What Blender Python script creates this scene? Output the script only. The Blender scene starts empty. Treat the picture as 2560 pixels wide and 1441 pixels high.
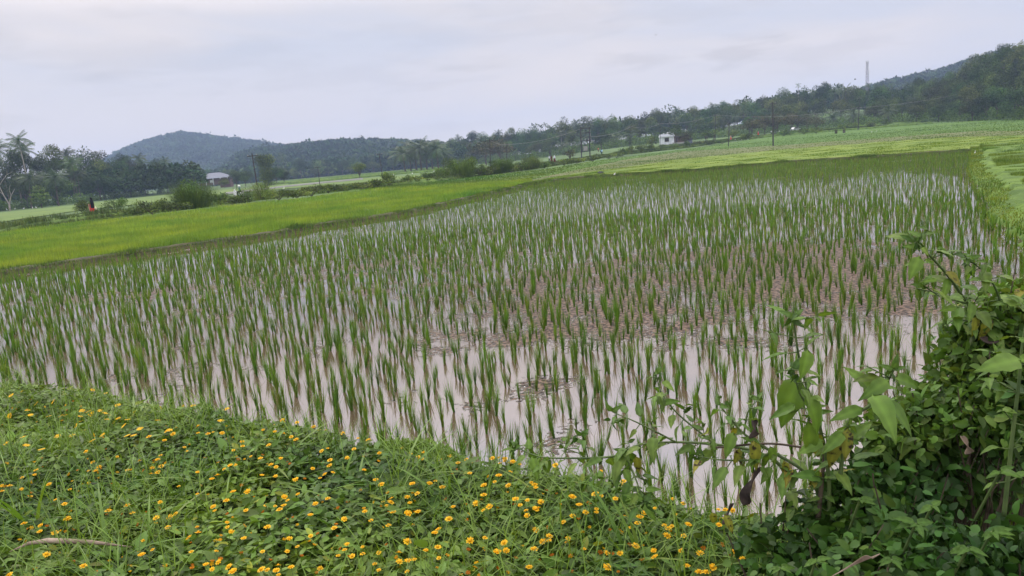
import bpy, bmesh, math, random
import numpy as np
from mathutils import Vector, Matrix
R = math.radians
rng = np.random.default_rng(7)
random.seed(7)
sc = bpy.context.scene
COL = sc.collection
# ---------------------------------------------------------------- camera
FPX, CAMH = 1900.0, 2.8
PITCH, ROLL = math.atan(328.0 / FPX), R(5.0)
fw = Vector((0, math.cos(PITCH), -math.sin(PITCH)))
r0 = Vector((1, 0, 0)); u0 = Vector((0, math.sin(PITCH), math.cos(PITCH)))
rt = math.cos(ROLL) * r0 - math.sin(ROLL) * u0
up = math.sin(ROLL) * r0 + math.cos(ROLL) * u0
cam_d = bpy.data.cameras.new('camera'); cam = bpy.data.objects.new('camera', cam_d); COL.objects.link(cam)
cam_d.sensor_width = 36; cam_d.lens = 36 * FPX / 2560; cam_d.clip_end = 6000; cam_d.clip_start = 0.05
M = Matrix((rt, up, -fw)).transposed().to_4x4(); M.translation = Vector((0, 0, CAMH)); cam.matrix_world = M
sc.camera = cam
CAM = Vector((0, 0, CAMH))
def ray(px, py):
    return fw * FPX + rt * (px - 1280) + up * (720.5 - py)
def hor(px): return 391 - 0.0875 * (px - 1280)
def P(px, py, z=0.0):                       # point of a level plane seen at that place of the photograph
    d = ray(px, py); t = (z - CAMH) / d.z
    return CAM + d * t
def PD(px, py, D):                          # point at depth D (metres northward)
    d = ray(px, py); return CAM + d * (D / d.y)
def az_of(px):
    d = ray(px, hor(px)); return math.atan2(d.x, d.y)
_pt = np.arange(-1500, 4200, 20.0); _at = np.array([az_of(p) for p in _pt])
def px_of(az): return np.interp(az, _at, _pt)
def tab(t, x):
    a = np.array(t, float); return np.interp(x, a[:, 0], a[:, 1])
def ss(a, b, x):
    t = np.clip((np.asarray(x, float) - a) / (b - a), 0, 1); return t * t * (3 - 2 * t)
# value noise
_ng = rng.random((256, 256))
def vn(x, y, s=1.0, o=0):
    x = np.asarray(x, float) / s + 37.3 * o + 1000; y = np.asarray(y, float) / s + 17.1 * o + 1000
    xi = np.floor(x).astype(int); yi = np.floor(y).astype(int); fx = x - xi; fy = y - yi
    fx = fx * fx * (3 - 2 * fx); fy = fy * fy * (3 - 2 * fy)
    g = lambda i, j: _ng[i % 256, j % 256]
    return (g(xi, yi) * (1 - fx) + g(xi + 1, yi) * fx) * (1 - fy) + (g(xi, yi + 1) * (1 - fx) + g(xi + 1, yi + 1) * fx) * fy
def fbm(x, y, s, o=0): return (vn(x, y, s, o) + .5 * vn(x, y, s / 2, o + 1) + .25 * vn(x, y, s / 4, o + 2)) / 1.75
# ---------------------------------------------------------------- terrain
SIL = [(1060, 352), (1110, 350), (1220, 330), (1330, 322), (1400, 303), (1500, 296), (1650, 279), (1800, 262), (1870, 250), (1950, 232),
       (2050, 215), (2130, 213), (2200, 212), (2300, 205), (2380, 190), (2440, 150), (2480, 124), (2560, 106), (2700, 75), (3000, 40)]
FRONT = [(1060, 470), (1200, 440), (1300, 400), (1450, 350), (1700, 345), (1900, 350), (2100, 325), (2250, 300), (2400, 265), (2560, 225), (2800, 185), (3400, 140)]
LFRONT = [(-900, 120), (-300, 175), (0, 222), (150, 245), (300, 290), (450, 360), (520, 400)]
HILL1 = [(60, 470), (220, 430), (310, 378), (365, 357), (420, 341), (470, 331), (520, 336), (580, 346), (640, 354), (715, 365), (780, 385), (900, 415)]
HILL2 = [(500, 430), (600, 385), (660, 371), (740, 364), (800, 356), (870, 350), (950, 349), (1040, 352), (1100, 358), (1180, 364), (1400, 375)]
HILL3 = [(2050, 322), (2150, 225), (2200, 208), (2250, 197), (2330, 182), (2430, 152), (2560, 120), (2900, 60)]
def HT(x, y):
    x = np.asarray(x, float); y = np.asarray(y, float)
    r = np.hypot(x, y); px = px_of(np.arctan2(x, y)); r = np.maximum(y, .3 * r)
    z = 3.0 * ss(190, 340, r) * ss(1200, 1650, px)
    Df = tab(FRONT, px); fin = ss(1050, 1250, px)
    hr = (hor(px) - tab(SIL, px)) * (Df + 110) / FPX + 2.8 - 14.0
    z = z + fin * np.maximum(hr - 3, 0) * ss(0, 110, r - Df - 5) * (1 - .4 * ss(150, 500, r - Df))
    def ridge(T, r0_, r1_, tree, lo, hi, edge=60):
        h = np.maximum((hor(px) - tab(T, px)) * r1_ / FPX + 2.8 - tree, 0)
        w = ss(lo - edge, lo + edge, px) * (1 - ss(hi - edge, hi + edge, px))
        return h * w * ss(r0_, r1_, r) * (1 - .9 * ss(r1_, r1_ * 1.35, r))
    z = z + ridge(HILL2, 600, 980, 12, 560, 1300)
    z = z + ridge(HILL1, 950, 1600, 14, 130, 860)
    z = np.maximum(z, ridge(HILL3, 560, 900, 12, 2120, 3100, 40))
    return z
def march(px, py, off=0.0, dmax=900):
    d = ray(px, py); d = d / d.y
    ys = np.concatenate([np.arange(4, 80, .25), np.arange(80, dmax, 1.0)])
    xs = d.x * ys; zs = CAMH + d.z * ys; g = HT(xs, ys) + off
    k = np.argmax(zs < g)
    if zs[k] >= g[k]: k = len(ys) - 1
    return Vector((xs[k], ys[k], g[k]))
# ---------------------------------------------------------------- mesh helpers
def mk(name, V, F, mat, parent=None, col=None, smooth=False, quads=None):
    V = np.asarray(V, np.float32).reshape(-1, 3)
    me = bpy.data.meshes.new(name)
    F = np.asarray(F, np.int32)
    k = F.shape[1]
    me.vertices.add(len(V)); me.vertices.foreach_set('co', V.ravel())
    me.loops.add(F.size); me.loops.foreach_set('vertex_index', F.ravel())
    me.polygons.add(len(F)); me.polygons.foreach_set('loop_start', np.arange(0, F.size, k, dtype=np.int32))
    try: me.polygons.foreach_set('loop_total', np.full(len(F), k, np.int32))
    except Exception: pass
    if smooth: me.polygons.foreach_set('use_smooth', np.ones(len(F), bool))
    if col is not None:
        a = me.color_attributes.new('Col', 'FLOAT_COLOR', 'POINT')
        c = np.ones((len(V), 4), np.float32); c[:, :3] = col; a.data.foreach_set('color', c.ravel())
    me.update(); me.validate()
    if mat: me.materials.append(mat)
    o = bpy.data.objects.new(name, me); COL.objects.link(o)
    if parent: o.parent = parent
    return o
class MB:                                   # collects boxes, tubes and lathes into one mesh
    def __init__(s): s.bm = bmesh.new()
    def box(s, c, d, rz=0, bev=0):
        r = bmesh.ops.create_cube(s.bm, size=1.0)
        vs = r['verts']; bmesh.ops.scale(s.bm, vec=d, verts=vs)
        if bev: 
            es = {e for v in vs for e in v.link_edges}
            rr = bmesh.ops.bevel(s.bm, geom=list(es), offset=bev, segments=2, affect='EDGES'); vs = list({v for f in rr['faces'] for v in f.verts} | {v for v in vs if v.is_valid})
        bmesh.ops.rotate(s.bm, cent=(0, 0, 0), matrix=Matrix.Rotation(rz, 3, 'Z'), verts=vs)
        bmesh.ops.translate(s.bm, vec=c, verts=vs); return s
    def tube(s, pts, rad, n=6, cap=True):
        pts = [Vector(p) for p in pts]
        if not isinstance(rad, (list, tuple)): rad = [rad] * len(pts)
        rings = []; prev = None
        for i, p in enumerate(pts):
            t = (pts[min(i + 1, len(pts) - 1)] - pts[max(i - 1, 0)]).normalized()
            a = prev if prev is not None else (Vector((1, 0, 0)) if abs(t.x) < .9 else Vector((0, 1, 0)))
            a = (a - t * a.dot(t)).normalized(); b = t.cross(a); prev = a
            rings.append([s.bm.verts.new(p + (a * math.cos(k * 2 * math.pi / n) + b * math.sin(k * 2 * math.pi / n)) * rad[i]) for k in range(n)])
        for i in range(len(rings) - 1):
            for k in range(n):
                s.bm.faces.new((rings[i][k], rings[i][(k + 1) % n], rings[i + 1][(k + 1) % n], rings[i + 1][k]))
        if cap: s.bm.faces.new(rings[0][::-1]); s.bm.faces.new(rings[-1])
        return s
    def loft(s, rings, n=12, c=(0, 0)):     # rings: (z, rx, ry, ox, oy)
        R_ = []
        for z, rx, ry, ox, oy in rings:
            R_.append([s.bm.verts.new((ox + rx * math.cos(k * 2 * math.pi / n), oy + ry * math.sin(k * 2 * math.pi / n), z)) for k in range(n)])
        for i in range(len(R_) - 1):
            for k in range(n): s.bm.faces.new((R_[i][k], R_[i][(k + 1) % n], R_[i + 1][(k + 1) % n], R_[i + 1][k]))
        s.bm.faces.new(R_[0][::-1]); s.bm.faces.new(R_[-1]); return s
    def prism(s, pts, y0, y1):              # outline in x,z extruded along y
        a = [s.bm.verts.new((p[0], y0, p[1])) for p in pts]; b = [s.bm.verts.new((p[0], y1, p[1])) for p in pts]
        n = len(pts); s.bm.faces.new(a); s.bm.faces.new(b[::-1])
        for k in range(n): s.bm.faces.new((a[k], b[k], b[(k + 1) % n], a[(k + 1) % n]))
        return s
    def build(s, name, mat, parent=None, smooth=False):
        bmesh.ops.recalc_face_normals(s.bm, faces=s.bm.faces)
        me = bpy.data.meshes.new(name); s.bm.to_mesh(me); s.bm.free()
        if smooth:
            for p in me.polygons: p.use_smooth = True
        me.materials.append(mat); o = bpy.data.objects.new(name, me); COL.objects.link(o)
        if parent: o.parent = parent
        return o
def tag(o, label=None, cat=None, group=None, kind=None):
    if label: o['label'] = label
    if cat: o['category'] = cat
    if group: o['group'] = group
    if kind: o['kind'] = kind
    return o
def empty(name, loc=(0, 0, 0), rz=0):
    o = bpy.data.objects.new(name, None); COL.objects.link(o); o.location = loc; o.rotation_euler = (0, 0, rz); o.empty_display_size = .1; return o
def copy_tree(o, parent=None):
    c = o.copy(); COL.objects.link(c); c.parent = parent
    for ch in list(o.children): copy_tree(ch, c)
    return c
def struct(o, cat='ground'): o['kind'] = 'structure'; return o
# instancing of a template into one mesh
def inst(TV, TF, Rm, S, Pn, col=None):
    TV = np.asarray(TV, float); TF = np.asarray(TF, int); n = len(Pn); k = len(TV)
    S = np.asarray(S, float)
    if S.ndim == 1: S = np.repeat(S[:, None], 3, 1)
    V = np.einsum('nij,nkj->nki', Rm, TV[None] * S[:, None, :]) + np.asarray(Pn)[:, None, :]
    F = TF[None] + (np.arange(n) * k)[:, None, None]
    C = None if col is None else np.repeat(np.asarray(col), k, 0)
    return V.reshape(-1, 3), F.reshape(-1, TF.shape[1]), C
def cat(parts):
    V = []; F = []; C = []; o = 0
    for v, f, c in parts:
        V.append(v); F.append(f + o); o += len(v); C.append(c if c is not None else np.ones((len(v), 3)))
    return np.concatenate(V), np.concatenate(F), np.concatenate(C)
def frames(fwd, nrm):                       # columns: width, length, normal
    f = fwd / np.linalg.norm(fwd, axis=1, keepdims=True)
    w = np.cross(f, nrm); w /= np.linalg.norm(w, axis=1, keepdims=True) + 1e-9
    n = np.cross(w, f)
    return np.stack([w, f, n], 2)
def randdir(n, updn=0.0, spread=1.0):
    a = rng.random(n) * 2 * math.pi
    e = updn + (rng.random(n) - .5) * spread
    return np.stack([np.cos(a) * np.cos(e), np.sin(a) * np.cos(e), np.sin(e)], 1)
# templates: width x, length y, normal z
LEAF_V = [(0, 0, 0), (-.22, .18, .05), (.22, .18, .05), (0, .2, 0), (-.26, .5, .02), (.26, .5, .02), (0, .52, -.04), (0, 1, -.16), (-.16, .78, -.04), (.16, .78, -.04)]
LEAF_F = [(0, 3, 1), (0, 2, 3), (1, 3, 6), (1, 6, 4), (3, 2, 5), (3, 5, 6), (4, 6, 8), (6, 5, 9), (6, 7, 8), (6, 9, 7)]
CARD_V = [(0, 0, 0), (-.3, .5, .06), (.3, .5, .06), (0, 1, -.1)]
CARD_F = [(0, 2, 1), (1, 2, 3)]
def blade(L=1, w=.03, bend=.3, seg=4):      # upright blade bending toward +y, z up
    V = []; F = []
    for i in range(seg):
        t = i / seg; ww = w * (1 - t * t * .8) * .5; yb = bend * t * t; z = t * (1 - .25 * bend * t)
        V += [(-ww, yb * L, z * L), (ww, yb * L, z * L)]
    V.append((0, bend * L, (1 - .25 * bend) * L))
    for i in range(seg - 1): a = 2 * i; F += [(a, a + 1, a + 2), (a + 1, a + 3, a + 2)]
    a = 2 * (seg - 1); F.append((a, a + 1, a + 2)); return np.array(V), np.array(F)
def rotz(a, lean=None, la=None):
    c, s = np.cos(a), np.sin(a); z = np.zeros_like(c); o = np.ones_like(c)
    Rz = np.stack([np.stack([c, -s, z], 1), np.stack([s, c, z], 1), np.stack([z, z, o], 1)], 1)
    if lean is None: return Rz
    # tilt about local x first (lean toward +y)
    cl, sl = np.cos(lean), np.sin(lean)
    Rx = np.stack([np.stack([o, z, z], 1), np.stack([z, cl, sl], 1), np.stack([z, -sl, cl], 1)], 1)
    return Rz @ Rx
# ---------------------------------------------------------------- materials
def nodes(name):
    m = bpy.data.materials.new(name); m.use_nodes = True; nt = m.node_tree; b = nt.nodes['Principled BSDF']; return m, nt, b
def N(nt, t, **k):
    n = nt.nodes.new(t)
    for a, v in k.items():
        if a in n.inputs.keys() if hasattr(n.inputs, 'keys') else False: n.inputs[a].default_value = v
        else: setattr(n, a, v)
    return n
def noise_mat(name, c1, c2, scale=5, rough=.8, bump=0, bscale=None, c3=None, vcol=False, objrand=0, trans=0, spec=.3, detail=6, stretch=None, lo=.35, hi=.65):
    m, nt, b = nodes(name); L = nt.links
    tc = nt.nodes.new('ShaderNodeTexCoord'); geo = nt.nodes.new('ShaderNodeNewGeometry')
    src = geo.outputs['Position'] if not objrand else tc.outputs['Object']
    if stretch:
        mp = nt.nodes.new('ShaderNodeMapping'); mp.inputs['Scale'].default_value = stretch; L.new(src, mp.inputs['Vector']); src = mp.outputs['Vector']
    n1 = nt.nodes.new('ShaderNodeTexNoise'); n1.inputs['Scale'].default_value = scale; n1.inputs['Detail'].default_value = detail; L.new(src, n1.inputs['Vector'])
    cr = nt.nodes.new('ShaderNodeValToRGB'); e = cr.color_ramp.elements
    e[0].position = lo; e[0].color = (*c1, 1); e[1].position = hi; e[1].color = (*c2, 1)
    if c3 is not None: x = cr.color_ramp.elements.new((lo + hi) / 2); x.color = (*c3, 1)
    L.new(n1.outputs['Fac'], cr.inputs['Fac']); out = cr.outputs['Color']
    if vcol:
        at = nt.nodes.new('ShaderNodeVertexColor'); at.layer_name = 'Col'
        mx = nt.nodes.new('ShaderNodeMix'); mx.data_type = 'RGBA'; mx.blend_type = 'MULTIPLY'; mx.inputs['Factor'].default_value = 1
        L.new(out, mx.inputs['A']); L.new(at.outputs['Color'], mx.inputs['B']); out = mx.outputs['Result']
    if objrand:
        oi = nt.nodes.new('ShaderNodeObjectInfo'); hs = nt.nodes.new('ShaderNodeHueSaturation')
        mr = nt.nodes.new('ShaderNodeMapRange'); mr.inputs['To Min'].default_value = 1 - objrand; mr.inputs['To Max'].default_value = 1 + objrand
        L.new(oi.outputs['Random'], mr.inputs['Value']); L.new(mr.outputs['Result'], hs.inputs['Value'])
        ml = nt.nodes.new('ShaderNodeMath'); ml.operation = 'MULTIPLY'; ml.inputs[1].default_value = 7.31; L.new(oi.outputs['Random'], ml.inputs[0])
        fr = nt.nodes.new('ShaderNodeMath'); fr.operation = 'FRACT'; L.new(ml.outputs[0], fr.inputs[0])
        mh = nt.nodes.new('ShaderNodeMapRange'); mh.inputs['To Min'].default_value = .5 - .06 * min(1, objrand * 2.2); mh.inputs['To Max'].default_value = .5 + .03 * min(1, objrand * 2.2)
        L.new(fr.outputs[0], mh.inputs['Value']); L.new(mh.outputs['Result'], hs.inputs['Hue'])
        L.new(out, hs.inputs['Color']); out = hs.outputs['Color']
    L.new(out, b.inputs['Base Color']); b.inputs['Roughness'].default_value = rough; b.inputs['Specular IOR Level'].default_value = spec
    if bump:
        n2 = nt.nodes.new('ShaderNodeTexNoise'); n2.inputs['Scale'].default_value = bscale or scale * 4; n2.inputs['Detail'].default_value = 5; L.new(src, n2.inputs['Vector'])
        bp = nt.nodes.new('ShaderNodeBump'); bp.inputs['Strength'].default_value = 1; bp.inputs['Distance'].default_value = bump
        L.new(n2.outputs['Fac'], bp.inputs['Height']); L.new(bp.outputs['Normal'], b.inputs['Normal'])
    if trans:                                # thin leaves let light through
        tr = nt.nodes.new('ShaderNodeBsdfTranslucent'); ms = nt.nodes.new('ShaderNodeMixShader'); ms.inputs[0].default_value = trans
        g = nt.nodes.new('ShaderNodeMix'); g.data_type = 'RGBA'; g.blend_type = 'MULTIPLY'; g.inputs['Factor'].default_value = 1; g.inputs['B'].default_value = (1.25, 1.2, .5, 1)
        L.new(out, g.inputs['A']); L.new(g.outputs['Result'], tr.inputs['Color'])
        L.new(b.outputs[0], ms.inputs[1]); L.new(tr.outputs[0], ms.inputs[2]); L.new(ms.outputs[0], nt.nodes['Material Output'].inputs['Surface'])
    return m
def plain(name, c, rough=.7, spec=.4, var=.15, scale=6):
    return noise_mat(name, tuple(v * (1 - var) for v in c), tuple(min(1, v * (1 + var)) for v in c), scale, rough, spec=spec)
MT = {}
MT['ground'] = noise_mat('ground_grass', (.05, .085, .022), (.10, .17, .035), .05, .9, c3=(.075, .13, .03))
MT['field_yellow'] = noise_mat('lush_field', (.07, .13, .02), (.17, .235, .028), .3, .9, .05, 6)
MT['field_light'] = noise_mat('light_turf', (.10, .165, .018), (.19, .25, .026), .22, .9, .10, 1.2, stretch=(.5, 1.6, 1))
MT['field_brown'] = noise_mat('mixed_turf', (.09, .13, .035), (.17, .165, .065), .3, .9, .06, 2, stretch=(.4, 1.6, 1))
MT['field_green'] = noise_mat('deep_green_field', (.058, .13, .012), (.092, .17, .014), .06, .9, .04, 3, stretch=(.6, 2, 1))
MT['field_mid'] = noise_mat('mid_green_field', (.075, .135, .022), (.14, .20, .03), .12, .9, .06, 1.5, stretch=(.5, 2, 1))
MT['blade_rice'] = noise_mat('rice_leaf', (.066, .158, .011), (.115, .23, .017), 1.2, .5, vcol=True, trans=.3, spec=.35)
MT['blade_yellow'] = noise_mat('lush_blade', (.115, .22, .028), (.26, .345, .036), .3, .55, vcol=True, trans=.35)
MT['blade_turf'] = noise_mat('turf_blade', (.10, .18, .02), (.19, .26, .03), .25, .6, vcol=True, trans=.3)
MT['leaf_cover'] = noise_mat('creeper_leaf', (.056, .122, .016), (.135, .215, .028), 1.5, .5, vcol=True, trans=.22, spec=.3)
MT['leaf_weed'] = noise_mat('weed_leaf', (.085, .165, .026), (.14, .23, .04), 9, .5, vcol=True, trans=.3, spec=.28)
MT['leaf_bush'] = noise_mat('bush_leaf', (.028, .077, .013), (.072, .145, .022), 4, .5, vcol=True, trans=.22, spec=.28)
MT['leaf_sick'] = noise_mat('spotted_leaf', (.03, .02, .012), (.20, .21, .03), 70, .6, vcol=True, trans=.25, lo=.36, hi=.46)
MT['grass_long'] = noise_mat('long_grass', (.10, .195, .022), (.18, .29, .04), 3, .45, vcol=True, trans=.3)
MT['tree_leaf'] = noise_mat('tree_leaf', (.028, .066, .013), (.078, .135, .026), .5, .7, vcol=True, objrand=.45, trans=.12, spec=.2)
MT['palm_leaf'] = noise_mat('palm_leaf', (.028, .062, .016), (.065, .112, .026), .6, .5, vcol=True, objrand=.25, trans=.12, spec=.35)
MT['rust_leaf'] = noise_mat('rusty_leaf', (.045, .06, .02), (.09, .082, .032), .8, .7, vcol=True, objrand=.2, trans=.12, spec=.2)
MT['canopy'] = noise_mat('far_canopy', (.022, .05, .016), (.055, .095, .028), .02, .85, vcol=True, spec=.1)
MT['shrub_leaf'] = noise_mat('shrub_leaf', (.055, .11, .02), (.13, .20, .033), 1.0, .7, vcol=True, objrand=.2, trans=.15, spec=.2)
MT['bark'] = noise_mat('bark', (.06, .045, .035), (.15, .12, .095), 3, .9)
MT['pale_bark'] = noise_mat('pale_bark', (.22, .19, .16), (.40, .36, .31), 3, .9)
MT['soil'] = noise_mat('soil', (.018, .014, .010), (.05, .04, .025), 6, .95, .03)
MT['mud_bank'] = noise_mat('bund_mud', (.04, .042, .018), (.10, .085, .04), 2.5, .85, .05, 8)
MT['bund_grass'] = noise_mat('bund_grass', (.06, .11, .018), (.13, .21, .03), 1.2, .9, .06, 6)
MT['dark_metal'] = plain('rusted_iron', (.035, .028, .026), .6)
MT['concrete'] = plain('concrete', (.32, .31, .29), .85)
MT['white_paint'] = noise_mat('white_paint', (.55, .57, .62), (.74, .75, .8), 1.5, .7)
MT['white_metal'] = plain('white_gloss', (.78, .79, .8), .25, .5, .04)
MT['brown_wall'] = plain('brown_wall', (.13, .07, .06), .8)
MT['roof_grey'] = noise_mat('grey_roof', (.09, .10, .14), (.13, .145, .19), 1, .6, stretch=(6, .3, 1))
MT['dark'] = plain('dark_glass', (.02, .022, .026), .2, .5)
MT['black'] = plain('black_cloth', (.012, .012, .014), .9, .1)
MT['red'] = plain('red_cloth', (.52, .035, .035), .85, .1)
MT['pink'] = plain('pink_cloth', (.62, .3, .3), .85, .1)
MT['blue'] = plain('light_blue_cloth', (.36, .58, .78), .85, .1)
MT['white_cloth'] = plain('white_cloth', (.7, .7, .78), .85, .1)
MT['teal'] = plain('teal_cloth', (.17, .3, .25), .85, .1)
MT['maroon'] = plain('maroon_cloth', (.09, .02, .02), .85, .1)
MT['orange'] = plain('orange_cloth', (.6, .25, .13), .85, .1)
MT['cream'] = plain('cream_bag', (.66, .62, .4), .7, .2)
MT['skin'] = plain('skin', (.17, .085, .05), .6, .3, .05)
MT['hair'] = plain('black_hair', (.01, .009, .009), .5, .3)
MT['feather'] = plain('white_feather', (.8, .8, .78), .8, .1, .04)
MT['beak'] = plain('yellow_beak', (.5, .32, .03), .5)
MT['tyre'] = plain('tyre', (.02, .02, .02), .8)
MT['petal'] = noise_mat('petal', (.80, .45, .010), (.90, .56, .016), 40, .55, vcol=True, trans=.2, spec=.2)
MT['flower_eye'] = plain('flower_eye', (.72, .36, .012), .8, .1)
MT['stem'] = noise_mat('green_stem', (.06, .10, .03), (.12, .17, .05), 20, .6)
MT['twig'] = noise_mat('brown_twig', (.05, .038, .025), (.12, .09, .06), 20, .8)
MT['dry'] = noise_mat('dry_wood', (.13, .09, .06), (.42, .33, .25), 14, .85, .002, 60, stretch=(1, .3, 1))
MT['dead_leaf'] = noise_mat('dead_leaf', (.02, .014, .012), (.07, .05, .04), 30, .8)
# paddy water: muddy film with emergent mud patches
m, nt, b = nodes('muddy_water'); L = nt.links
geo = nt.nodes.new('ShaderNodeNewGeometry')
def tn(scale, det=5, src=None, dist=0):
    n = nt.nodes.new('ShaderNodeTexNoise'); n.inputs['Scale'].default_value = scale; n.inputs['Detail'].default_value = det; n.inputs['Distortion'].default_value = dist
    L.new(src or geo.outputs['Position'], n.inputs['Vector']); return n
def mth(op, a, b_=None, c=None):
    n = nt.nodes.new('ShaderNodeMath'); n.operation = op
    for i, v in enumerate((a, b_, c)):
        if v is None: continue
        if isinstance(v, (int, float)): n.inputs[i].default_value = v
        else: L.new(v, n.inputs[i])
    return n.outputs[0]
big = tn(.22, 3); mid = tn(1.1, 6); fine = tn(13, 6); vfine = tn(15, 5)
att = nt.nodes.new('ShaderNodeVertexColor'); att.layer_name = 'Col'
sep = nt.nodes.new('ShaderNodeSeparateColor'); L.new(att.outputs['Color'], sep.inputs[0])
h = mth('ADD', mth('MULTIPLY', big.outputs['Fac'], .8), mth('MULTIPLY', mid.outputs['Fac'], 1.0))
h = mth('ADD', h, mth('MULTIPLY', fine.outputs['Fac'], .7)); h = mth('ADD', h, sep.outputs[0])
mask = nt.nodes.new('ShaderNodeMapRange'); mask.inputs['From Min'].default_value = 1.45; mask.inputs['From Max'].default_value = 1.53; L.new(h, mask.inputs['Value'])
crm = nt.nodes.new('ShaderNodeValToRGB'); e = crm.color_ramp.elements
e[0].position = .47; e[0].color = (.03, .02, .013, 1); e[1].position = .54; e[1].color = (.20, .135, .095, 1); L.new(vfine.outputs['Fac'], crm.inputs['Fac'])
wat = nt.nodes.new('ShaderNodeValToRGB'); e = wat.color_ramp.elements
e[0].position = .3; e[0].color = (.105, .068, .045, 1); e[1].position = .7; e[1].color = (.135, .095, .068, 1); L.new(mid.outputs['Fac'], wat.inputs['Fac'])
mx = nt.nodes.new('ShaderNodeMix'); mx.data_type = 'RGBA'; L.new(mask.outputs[0], mx.inputs['Factor']); L.new(wat.outputs[0], mx.inputs['A']); L.new(crm.outputs[0], mx.inputs['B'])
L.new(mx.outputs['Result'], b.inputs['Base Color'])
b.inputs['IOR'].default_value = 3.0
sl = nt.nodes.new('ShaderNodeMapRange'); sl.inputs['To Min'].default_value = .5; sl.inputs['To Max'].default_value = .03; L.new(mask.outputs[0], sl.inputs['Value']); L.new(sl.outputs[0], b.inputs['Specular IOR Level'])
ro = nt.nodes.new('ShaderNodeMapRange'); ro.inputs['To Min'].default_value = .012; ro.inputs['To Max'].default_value = .55; L.new(mask.outputs[0], ro.inputs['Value']); L.new(ro.outputs[0], b.inputs['Roughness'])
bp = nt.nodes.new('ShaderNodeBump'); bp.inputs['Distance'].default_value = .03
bh = mth('ADD', mth('MULTIPLY', mth('MULTIPLY', fine.outputs['Fac'], mask.outputs[0]), 1.0), mth('MULTIPLY', mth('MULTIPLY', vfine.outputs['Fac'], mask.outputs[0]), .6))
bh = mth('ADD', bh, mth('MULTIPLY', tn(3, 2).outputs['Fac'], .0035))
L.new(bh, bp.inputs['Height']); L.new(bp.outputs[0], b.inputs['Normal'])
MT['water'] = m
m, nt, b = nodes('still_water'); b.inputs['Base Color'].default_value = (.2, .16, .14, 1); b.inputs['IOR'].default_value = 2.0; b.inputs['Roughness'].default_value = .05; MT['pool'] = m
# ---------------------------------------------------------------- world and sun
SUN_EL, SUN_AZ = R(52), R(-35)              # azimuth from north (view direction), negative = left
w = bpy.data.worlds.new('World'); sc.world = w; w.use_nodes = True; nt = w.node_tree; L = nt.links
bg = nt.nodes['Background']; bg.inputs['Strength'].default_value = .1
sky = nt.nodes.new('ShaderNodeTexSky'); sky.sky_type = 'NISHITA'; sky.sun_disc = False; sky.sun_elevation = SUN_EL; sky.sun_rotation = SUN_AZ; sky.dust_density = 3
tc = nt.nodes.new('ShaderNodeTexCoord'); sx = nt.nodes.new('ShaderNodeSeparateXYZ'); L.new(tc.outputs['Generated'], sx.inputs[0])
geo = None
mp = nt.nodes.new('ShaderNodeMapping'); mp.inputs['Scale'].default_value = (1, 1, 4.5); L.new(tc.outputs['Generated'], mp.inputs['Vector'])
def tnw(scale, det, off, dist=0):
    n = nt.nodes.new('ShaderNodeTexNoise'); n.inputs['Scale'].default_value = scale; n.inputs['Detail'].default_value = det; n.inputs['Distortion'].default_value = dist
    a = nt.nodes.new('ShaderNodeVectorMath'); a.inputs[1].default_value = off; L.new(mp.outputs[0], a.inputs[0]); L.new(a.outputs[0], n.inputs['Vector']); return n.outputs['Fac']
def mapr(v, a, b_, c, d):
    n = nt.nodes.new('ShaderNodeMapRange'); n.inputs['From Min'].default_value = a; n.inputs['From Max'].default_value = b_; n.inputs['To Min'].default_value = c; n.inputs['To Max'].default_value = d; L.new(v, n.inputs['Value']); return n.outputs[0]
cl = nt.nodes.new('ShaderNodeValToRGB'); e = cl.color_ramp.elements
e[0].position = .40; e[0].color = (.66, .675, .77, 1); e[1].position = .62; e[1].color = (.83, .765, .765, 1)
x = cl.color_ramp.elements.new(.5); x.color = (.745, .715, .755, 1); L.new(tnw(1.6, 4, (3.1, 0, 1.7), .3), cl.inputs['Fac'])
hz = nt.nodes.new('ShaderNodeMix'); hz.data_type = 'RGBA'; hf = nt.nodes.new('ShaderNodeMath'); hf.operation = 'MULTIPLY'; L.new(mapr(sx.outputs[2], .0, .15, 1, 0), hf.inputs[0]); L.new(mapr(sx.outputs[0], .35, -.3, .35, 1), hf.inputs[1]); L.new(hf.outputs[0], hz.inputs['Factor']); L.new(cl.outputs[0], hz.inputs['A']); hz.inputs['B'].default_value = (.92, .80, .745, 1)
pu = nt.nodes.new('ShaderNodeMix'); pu.data_type = 'RGBA'; pu.blend_type = 'MULTIPLY'; pu.inputs['Factor'].default_value = 1
L.new(hz.outputs['Result'], pu.inputs['A']); L.new(mapr(tnw(5.5, 3, (0.4, 2.2, 5.0), .2), .58, .74, 1, .90), pu.inputs['B'])
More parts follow.
